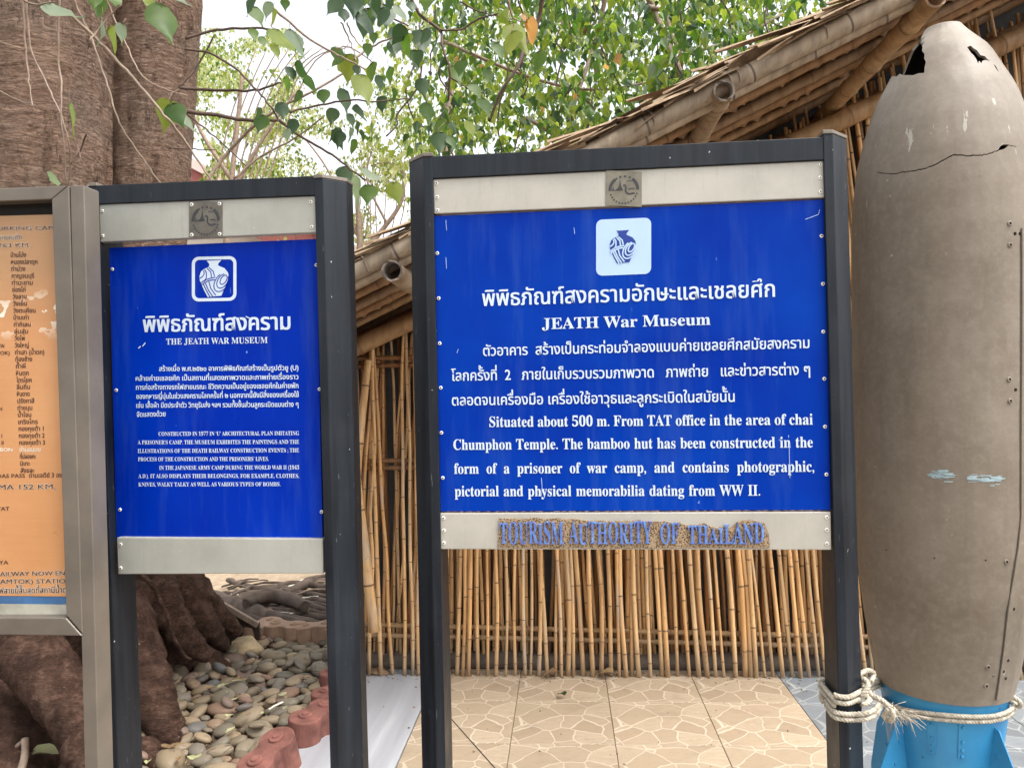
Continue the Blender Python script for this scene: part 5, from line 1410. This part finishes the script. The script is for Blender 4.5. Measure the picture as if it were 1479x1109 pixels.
# ------------------------------------------------------------------ leaves
def leaf_mesh(seed, mat, fold=.25, curl=.25, wd=.8, tail=.28, petiole=True):
    """heart-shaped leaf with a drip tip; tip points to -Z, base at the origin; unit length"""
    r8 = random.Random(seed); q = MB()
    st = [(0, 0), (-.06, .2), (.02, .38), (.16, .47), (.34, .43), (.52, .29), (.68, .14), (.82, .05), (1, 0)]
    vs = []; n = len(st)
    for i, (t, w_) in enumerate(st):
        z = -t; y = -curl*t*t; vs.append((0, y, z if i else -.06)); ww = w_*wd*(1+r8.uniform(-.08, .08))
        wv = .03*math.sin(i*1.7+seed)
        vs.append((-ww, y+fold*ww+wv, z)); vs.append((ww, y+fold*ww-wv, z))
    fs = []
    for i in range(n-1):
        a, b = 3*i, 3*(i+1)
        fs += [(a, a+1, b+1, b), (a, b, b+2, a+2)]
    q.add(vs, fs, 0, True)
    if petiole: q.tube([(0, 0, -.05), (r8.uniform(-.1, .1), .05, .2), (r8.uniform(-.2, .2), .1, .45)], [.012, .01, .01], 4, 1)
    return q
LV = {}
for k_, mk in (('d', 'leaf_d'), ('g', 'leaf_g'), ('y', 'leaf_y'), ('p', 'leaf_p'), ('o', 'leaf_o')):
    LV[k_] = [leaf_mesh(s, mk, rnd.uniform(.1, .45), rnd.uniform(.05, .35)).mesh('leaf', [M[mk], M['twig']]) for s in range(4)]
br_defs = []
def crop1(l): return [(x/2.958, y/2.958) for x, y in l]
def crop2(l): return [(490+x/2.958, y/2.958) for x, y in l]
def crop7(l): return [(360+x/4.82, y/4.82) for x, y in l]
hangA = [(crop1([(95, -30), (110, 200), (125, 350), (138, 460)]), 2.9, .0045, 'twig'), (crop1([(110, -30), (130, 200), (190, 340), (250, 470), (290, 590), (300, 700), (295, 800)]), 2.85, .004, 'twig'),
         (crop1([(257, -30), (250, 250), (262, 350), (262, 500), (275, 620), (290, 800)]), 2.7, .0042, 'twig'), (crop1([(300, -30), (360, 100), (410, 220), (460, 370), (500, 500), (560, 610), (640, 720), (690, 790)]), 2.8, .0045, 'twig'),
         (crop1([(300, 60), (430, 190), (520, 280), (600, 370), (700, 490), (780, 590), (850, 690), (915, 790)]), 2.6, .006, 'twig'), (crop1([(440, -30), (480, 60), (540, 190), (590, 300), (640, 350), (700, 380), (800, 410)]), 2.75, .0038, 'twig'),
         (crop1([(-30, 170), (60, 200), (130, 215)]), 2.9, .003, 'twig'), (crop1([(-30, 375), (80, 430), (150, 450)]), 2.9, .003, 'twig'), (crop1([(370, 570), (340, 650), (300, 700)]), 2.75, .003, 'twig_dark'), (crop1([(80, -10), (150, 20), (215, 10)]), 2.5, .004, 'twig'),
         (crop1([(620, 700), (610, 790)]), 2.7, .002, 'twig'), (crop1([(300, 560), (330, 620), (345, 680)]), 2.7, .002, 'twig'), (crop1([(380, 180), (450, 90), (520, 20)]), 2.5, .003, 'twig')]
hangB = [(crop1([(765, 375), (850, 383), (1000, 390), (1110, 385), (1200, 350)]), 3.0, .007, 'twig_dark'), (crop1([(770, 475), (900, 490), (1050, 515), (1190, 515)]), 2.8, .009, 'twig_dark'), (crop1([(1190, 515), (1280, 580), (1400, 650), (1479, 710), (1560, 770)]), 2.8, .006, 'twig_dark'),
         (crop1([(880, 780), (950, 680), (1040, 580), (1150, 490), (1300, 410), (1479, 310)]), 3.2, .0085, 'twig'), (crop1([(790, 165), (920, 130), (1100, 120), (1165, 135)]), 2.9, .006, 'twig_dark'), (crop1([(765, 375), (850, 270), (915, 150)]), 3.0, .005, 'twig_dark'),
         (crop1([(790, 210), (900, 230), (1000, 290), (1100, 390), (1160, 460), (1190, 515)]), 2.9, .005, 'twig_dark'), (crop1([(1150, 20), (1300, 150), (1420, 225), (1479, 255), (1560, 300)]), 2.7, .005, 'twig'),
         (crop1([(1000, 765), (1100, 680), (1260, 590), (1380, 500)]), 3.0, .005, 'twig'), (crop1([(790, 480), (900, 570), (1000, 660), (1060, 720)]), 3.1, .004, 'twig_dark'), (crop1([(720, 632), (850, 640), (920, 640)]), 3.1, .003, 'twig_dark'),
         (crop7([(280, 780), (430, 745), (600, 715), (750, 700), (880, 710), (1120, 685)]), 2.7, .004, 'twig_dark'), (crop7([(730, 415), (850, 330), (990, 265), (1120, 200)]), 2.7, .004, 'twig'), (crop7([(600, 340), (700, 330), (870, 440)]), 2.7, .003, 'twig'),
         (crop7([(640, 160), (690, 260), (735, 380), (740, 420)]), 2.7, .003, 'twig'), (crop7([(680, 160), (730, 270), (800, 345)]), 2.7, .003, 'twig')]
hangC = [(crop2([(300, -20), (340, 60), (430, 130), (440, 200), (470, 300), (465, 430)]), 3.0, .007, 'twig_dark'), (crop2([(430, 130), (520, 125), (600, 80), (680, 60)]), 3.0, .005, 'twig_dark'), (crop2([(520, 10), (600, 50), (680, 70)]), 3.0, .004, 'twig_dark'),
         (crop2([(870, -20), (850, 90), (800, 180), (760, 290), (700, 380), (640, 520)]), 3.4, .010, 'twig_dark'), (crop2([(720, 0), (745, 80), (790, 90)]), 2.9, .004, 'twig'), (crop2([(470, 330), (550, 380), (620, 400)]), 3.1, .004, 'twig_dark'),
         (crop2([(120, -20), (200, 60), (290, 110)]), 2.9, .005, 'twig_dark')]
leafA = [(crop1([(275, 60)])[0], 150, 60, .5, 'p'), (crop1([(400, 0)])[0], 90, 0, .8, 'g'), (crop1([(430, 50)])[0], 100, 20, .8, 'g'), (crop1([(485, 190)])[0], 120, 25, .5, 'y'), (crop1([(490, 20)])[0], 70, 0, .7, 'g'), (crop1([(705, 110)])[0], 170, 10, .6, 'g'), (crop1([(440, 140)])[0], 100, 5, .25, 'p'),
         (crop1([(300, 520)])[0], 130, 5, .42, 'y'), (crop1([(252, 762)])[0], 85, 85, .55, 'p'), (crop1([(715, 500)])[0], 130, -15, .7, 'y'), (crop1([(760, 500)])[0], 110, 25, .8, 'g'), (crop1([(800, 530)])[0], 110, 25, .3, 'p'), (crop1([(640, 30)])[0], 80, -12, .4, 'y'), (crop1([(520, 150)])[0], 80, -10, .3, 'p'), (crop1([(780, 20)])[0], 80, 40, .4, 'p')]
leafA = [(p, s/2.958, a, w_, k_) for p, s, a, w_, k_ in leafA]
l7 = [(60, 125, 150, 20, .6, 'g'), (120, 80, 120, -10, .8, 'p'), (240, 330, 260, 25, .45, 'y'), (330, 320, 200, 15, .45, 'p'), (250, 40, 80, 0, .8, 'g'), (580, 50, 150, -30, .9, 'd'), (660, 120, 100, 0, .8, 'd'), (740, 60, 160, 5, .6, 'd'), (820, 20, 100, 0, .7, 'g'), (810, 200, 220, -5, .45, 'd'), (865, 275, 80, 0, 1, 'g'), (825, 355, 90, 0, .8, 'g'), (930, 150, 170, 10, .7, 'd'), (1040, 260, 150, -30, .6, 'd'), (1000, 350, 110, 0, .8, 'd'), (1100, 340, 150, 20, .5, 'g'), (1170, 420, 120, 10, .7, 'd'), (1215, 270, 130, -10, .7, 'd'), (390, 500, 150, 60, .5, 'd'), (290, 530, 110, 0, .6, 'd'), (270, 610, 130, 25, .5, 'g'), (330, 690, 110, -15, .7, 'g'), (440, 600, 140, 60, .4, 'd'), (520, 690, 120, 10, .9, 'g'), (680, 500, 150, 10, .8, 'y'), (610, 440, 140, -20, .7, 'g'), (750, 500, 80, 0, .7, 'd'), (860, 530, 160, 10, .6, 'g'), (910, 590, 110, 0, .5, 'd'), (800, 640, 220, 10, .65, 'y'), (660, 720, 170, -5, .45, 'd'), (570, 820, 120, -10, .95, 'd'), (920, 740, 120, 15, .75, 'd'), (985, 540, 120, 15, .6, 'g'), (1000, 690, 120, 5, .35, 'g'), (1000, 820, 110, 15, .35, 'g'), (775, 800, 130, 15, .45, 'd'), (710, 850, 100, 0, .5, 'd'), (750, 900, 90, 0, .5, 'd'), (620, 980, 120, -5, 1, 'd'), (720, 1040, 120, 0, .6, 'g'), (700, 950, 100, 0, .5, 'p'), (560, 960, 100, -15, .35, 'd'), (790, 960, 90, 30, .4, 'd'), (855, 930, 120, 10, .3, 'g'), (230, 780, 120, 5, .8, 'd'), (300, 890, 110, 0, 1, 'd'), (80, 880, 140, -5, .85, 'g'), (60, 800, 90, 0, .7, 'g'), (270, 950, 90, 20, .8, 'p'),
      (760, 30, 120, -15, .7, 'g'), (880, 60, 120, 10, .7, 'd'), (960, 60, 130, 0, .6, 'd'), (1060, 120, 150, 15, .5, 'p'), (1130, 60, 90, 0, .8, 'd'), (830, 130, 120, 0, .7, 'g'), (20, 60, 150, 10, .7, 'd'), (160, 140, 120, 0, .5, 'y'), (30, 250, 90, 0, .7, 'g'), (90, 300, 80, 0, .7, 'g'), (190, 370, 100, 0, .5, 'y'), (610, 390, 110, 0, .8, 'g')]
leafB = [((360+x/4.82, y/4.82), s/4.82, a, w_, k_) for x, y, s, a, w_, k_ in l7]
l2 = [(30, 300, 120, 0, .8, 'y'), (160, 745, 110, 60, .4, 'p'), (30, 760, 90, 20, .8, 'd'), (60, 830, 130, 15, .5, 'p'), (125, 845, 100, 0, .9, 'g'), (245, 830, 95, 15, .8, 'y'), (720, 70, 60, 0, .9, 'y'), (775, 170, 150, 25, .7, 'y'), (738, 200, 120, 0, .7, 'y'), (822, 150, 120, 20, .4, 'o'), (800, 100, 70, 10, .5, 'o'), (380, 490, 90, 0, .7, 'g'), (428, 620, 100, 0, .9, 'd'), (620, 470, 90, 0, .7, 'g'), (580, 400, 80, 5, .7, 'g'), (430, 550, 80, 0, .7, 'g'), (0, 600, 90, 30, .7, 'd'), (465, 580, 50, 0, .6, 'y'), (360, 380, 80, 10, .8, 'd'), (520, 300, 80, 0, .8, 'g'), (560, 560, 80, 5, .6, 'y'), (500, 330, 90, 10, .8, 'g'), (640, 330, 70, 0, .7, 'g'), (480, 620, 70, 0, .6, 'g'), (380, 20, 100, 0, .8, 'g'), (460, 40, 110, 0, .5, 'g'), (350, 190, 110, 0, .8, 'd'), (290, 210, 110, 10, .6, 'y'), (240, 190, 120, -20, .7, 'd'), (330, 260, 80, 0, .7, 'd'), (110, 110, 130, 0, .8, 'd'), (190, 90, 130, 0, .8, 'd'), (60, 20, 120, 0, .8, 'd'), (140, 10, 120, 0, .8, 'd'), (680, 230, 80, 0, .7, 'g'), (850, 270, 90, 0, .7, 'g')]
leafC = [((490+x/2.958, y/2.958), s/2.958, a, w_, k_) for x, y, s, a, w_, k_ in l2]
def leafy(name, lab, twigs, leaves, dmin, dmax, rootp):
    th_ = thing(name, lab, 'branch', rootp)
    for pts, d, r, mk in twigs:
        P_ = smoothpath([Y(x, y, d+.04*math.sin(i*1.3)) for i, (x, y) in enumerate(pts)], 5); mb = MB()
        n = len(P_); mb.tube([p+Vector((rnd.gauss(0, .0015), 0, rnd.gauss(0, .0015))) for p in P_], [r*lerp(1, .55, i/n) for i in range(n)], 6)
        under(mb.obj('twig', M[mk]), th_)
    for (x, y), s, ang, w_, k_ in leaves:
        d = rnd.uniform(dmin, dmax); L = s/FPX*d*1.12; base = Y(x-math.sin(R_(ang))*s/2, y-math.cos(R_(ang))*s/2, d)
        yaw = math.acos(max(.2, min(1, w_/.85)))*rnd.choice((-1, 1))
        m4 = Matrix.Translation(base) @ Matrix.Rotation(-R_(ang), 4, 'Y') @ Matrix.Rotation(yaw, 4, 'Z') @ Matrix.Rotation(rnd.gauss(0, .15), 4, 'X') @ Matrix.Diagonal((L, L, L, 1))
        o = put('leaf', rnd.choice(LV[k_])); under(o, th_); o.matrix_basis = m4
leafy('hanging_branch', 'thin pale hanging twigs with few leaves against the wrinkled trunk', hangA, leafA, 2.45, 2.8, Y(80, -40, 2.8))
leafy('hanging_branch', 'dark twigs with large drooping heart shaped leaves against the white sky above the small sign', hangB, leafB, 2.5, 2.95, Y(280, 160, 3.0))
leafy('hanging_branch', 'drooping leafy twig with a yellow leaf cluster above the left of the large sign', hangC, leafC, 2.7, 3.2, Y(600, -20, 3.0))

# leafy tree behind the hut (hundreds of drooping leaves)
def crown(parent, pick, count, dens, Ls, mats, single, dd, thr=.0):
    lm = [leaf_mesh(60+i, None, .3, .2, wd=rnd.uniform(.6, .85), petiole=False) for i in range(5)]
    # simplify: 5-station leaf for distant ones
    def small(seed):
        q = MB(); w_ = rnd.uniform(.30, .42)
        q.add([(0, 0, 0), (-w_, .1, -.25), (0, -.03, -.3), (w_, .1, -.25), (-.16, .02, -.62), (.16, .02, -.62), (0, -.1, -1)], [(0, 1, 2), (0, 2, 3), (1, 4, 2), (2, 5, 3), (2, 4, 6), (2, 6, 5)], 0, False); return q
    lm = [small(i) for i in range(6)]
    ms = [[q.mesh('leaf', [M[m]]) for q in lm[:2]] for m in mats]
    pts = []
    t = 0
    while len(pts) < count and t < count*12:
        t += 1; px, py, d = pick()
        if dens(px, py, d) < rnd.random(): continue
        pts.append((d, px, py))
    pts.sort(); mb = MB()
    for i, (d, px, py) in enumerate(pts):
        p = Y(px, py, d); L = rnd.uniform(*Ls)
        m4 = Matrix.Translation(p) @ Matrix.Rotation(rnd.gauss(0, .45), 4, 'Y') @ Matrix.Rotation(rnd.gauss(.1, .5), 4, 'X') @ Matrix.Rotation(rnd.uniform(0, 6.28), 4, 'Z') @ Matrix.Diagonal((L, L, L, 1))
        mi = rnd.choices(range(len(mats)), dd)[0]
        if i < single:
            o = put('leaf', rnd.choice(ms[mi])); under(o, parent); o.matrix_basis = m4
        else:
            q = rnd.choice(lm); mb.add([m4 @ v for v in q.v], q.f, mi, False)
    o = mb.obj('crown', [M[m] for m in mats]); under(o, parent)['kind'] = 'stuff'
bt = thing('leafy_tree', 'green tree with dense drooping leaves rising behind the hut roof', 'tree', Y(1000, 600, 7.5)*1.0)
def pickR():
    return rnd.uniform(565, 1330), rnd.uniform(-90, 330), rnd.uniform(4.6, 8.5)
def densR(x, y, d):
    v = 1.0
    if x < 700: v *= max(.0, (x-575)/125)**.8
    lim = 225 if x < 900 else 300
    if y > lim: return 0
    n = nz(x*.012, y*.014, d*.7)
    if x > 1165 and y < 45: v *= .12
    return v*(1.0 if n > -.05 else .22)
crown(bt, pickR, 11000, densR, (.035, .11), ['leaf_g', 'leaf_y', 'leaf_d', 'leaf_p', 'leaf_o'], 260, [42, 34, 16, 6, 1])
for pts, r in (([(925, -30), (950, 30), (975, 90), (985, 125), (1000, 200), (1010, 400), (1015, 640)], .035), ([(935, 10), (960, 20), (985, 72), (1060, 58), (1130, 20)], .02), ([(985, 80), (985, 110), (990, 150)], .015), ([(640, 60), (760, 110), (860, 130), (980, 110)], .016), ([(880, -30), (860, 60), (830, 150), (800, 260)], .02), ([(1010, 400), (880, 250), (760, 170)], .03)):
    d = 6.0; P_ = smoothpath([Y(x, y, d+.1*math.sin(i*2)) for i, (x, y) in enumerate(pts)], 5); mb = MB(); n = len(P_)
    mb.tube(P_, [r*lerp(.7, 1.2, i/n) if r == .035 else r*lerp(1, .5, i/n) for i in range(n)], 8); under(mb.obj('trunk' if r == .035 else 'branch', M['twig']), bt)
for k_ in range(46):
    x, y, d = rnd.uniform(600, 1200), rnd.uniform(-60, 120), rnd.uniform(4.8, 7.5); P_ = [Y(x, y, d)]
    for i in range(5): P_.append(P_[-1]+Vector((rnd.gauss(0, .05), rnd.gauss(0, .04), -rnd.uniform(.06, .2))))
    mb = MB(); mb.tube(smoothpath(P_, 3), [.006]*16, 5); under(mb.obj('twig', M['twig_dark']), bt)
# finer, farther pale trees
def ft(label, x0, x1, y0, y1, d0, d1, n, thr, Ls, branches, single, dd=(60, 40), gx=None):
    t_ = thing('distant_tree', label, 'tree', Vector((Y((x0+x1)/2, 500, d0).x, d0, 0)))
    sd = rnd.uniform(0, 50)
    crown(t_, lambda: (rnd.uniform(x0, x1), rnd.uniform(y0, y1), rnd.uniform(d0, d1)), n,
          lambda x, y, d: max(0., min(1., (nz(x*.022+sd, y*.03, d*.2)-thr)*3.5))*min(1, (x-x0)/40+.1)*min(1, (x1-x)/40+.1), Ls, ['leaf_far', 'leaf_y', 'leaf_g'], single, (*dd, 22))
    for pts, r in branches:
        P_ = smoothpath([Y(x, y, d0) for x, y in pts], 5); mb = MB(); m_ = len(P_); mb.tube(P_, [r*lerp(1, .4, i/m_) for i in range(m_)], 6); under(mb.obj('trunk' if r > .06 else 'branch', M['twig']), t_)
ft('pale feathery tree right beside the big trunk, against the sky', 235, 440, 40, 300, 9, 13, 7500, -.08, (.035, .085),
   [([(330, 700), (325, 400), (335, 260), (345, 160), (350, 110)], .045), ([(335, 280), (380, 200), (430, 130)], .03), ([(335, 260), (290, 190), (262, 120)], .03)]+[([(300+8*i, 330), (330+14*i, 180-9*i), (370+16*i, 70)], .012) for i in range(9)], 0)
ft('sparse thorny tree with bare twigs between the two blue signs', 400, 640, 120, 350, 10, 14, 4200, .0, (.035, .085),
   [([(515, 700), (518, 420), (520, 350), (516, 290)], .07), ([(520, 370), (550, 335), (580, 290), (583, 240)], .04), ([(520, 350), (500, 300), (470, 240), (440, 200)], .02), ([(560, 325), (530, 260), (540, 210)], .018), ([(583, 250), (560, 235), (535, 240)], .012)]+[([(500+9*i, 345), (505+9*i+8*math.sin(i), 290), (500+10*i, 230+12*math.cos(i))], .008) for i in range(9)], 0)
ft('yellow green tree filling the background behind the leafy tree', 520, 1300, -90, 260, 9.5, 13, 9000, -.2, (.06, .13), [([(640, 700), (650, 400), (645, 200), (660, 60)], .09)], 0, (45, 55))

# ------------------------------------------------------------------ fallen leaves
def fallen(px, L, yaw, k_, lab, z=.004, crumple=.5):
    q = leaf_mesh(int(px[0]), None, crumple, .3, wd=.75, petiole=True)
    me = q.mesh('fallen_leaf', [M[k_], M['twig']]); me.transform(Matrix.Rotation(R_(90), 4, 'X'))
    lo = min(v.co.z for v in me.vertices); p = G(*px, z); o = put('fallen_leaf', me, None, Matrix.Translation((p.x, p.y, z-lo*L)) @ Matrix.Rotation(yaw, 4, 'Z') @ Matrix.Diagonal((L, L, L, 1)))
    tag(o, lab, 'leaf', 'fallen leaves'); return o
fallen((815, 1009), .055, .6, 'leaf_d', 'small dark curled leaf alone on the tan tiles')
fallen((884, 980), .085, 1.2, 'leaf_dry', 'brown and green curled leaf at the foot of the canes, under the word OF')
fallen((804, 978), .075, 1.6, 'leaf_dry', 'flat dry tan leaf at the foot of the canes, left of the curled one')
fallen((50, 1104), .12, -1.2, 'leaf_pale_dead', 'pale yellow leaf on the earth at the lower left corner', .03)
fallen((120, 1106), .09, -.5, 'leaf_pale_dead', 'pale cream leaf beside the brown post foot at the lower left', .03)
for i, (x, y, s, k_) in enumerate(((262, 960, .1, 'leaf_dry'), (232, 985, .08, 'leaf_pale_dead'), (410, 1010, .06, 'leaf_pale_dead'), (300, 1000, .06, 'leaf_dry'), (330, 1040, .05, 'leaf_pale_dead'), (245, 1090, .08, 'leaf_dry'), (280, 1105, .07, 'leaf_pale_dead'), (440, 985, .06, 'leaf_dry'), (345, 985, .05, 'leaf_dry'), (250, 945, .12, 'leaf_dry'))):
    wh = ['beside the thin hanging root', 'against the tree root at the bed edge', 'near the red edging blocks', 'in the middle of the bed', 'in the lower middle of the bed', 'at the lower left of the bed', 'at the very bottom of the bed', 'at the upper right of the bed', 'below the tan rock', 'between two roots'][i]
    fallen((x, y), s, rnd.uniform(-2, 2), k_, ('dry brown' if k_ == 'leaf_dry' else 'pale dead')+' leaf on the pebbles '+wh, .05, .35)
st = thing('stick', 'short pale stick lying across the pebbles beside the red edging blocks', 'stick', G(400, 1020))
mb = MB(); mb.tube([G(388, 1024, .07), G(398, 1018, .072), G(409, 1013, .078)], [.004, .0045, .004], 7); under(mb.obj('stem', M['glue_white']), st)
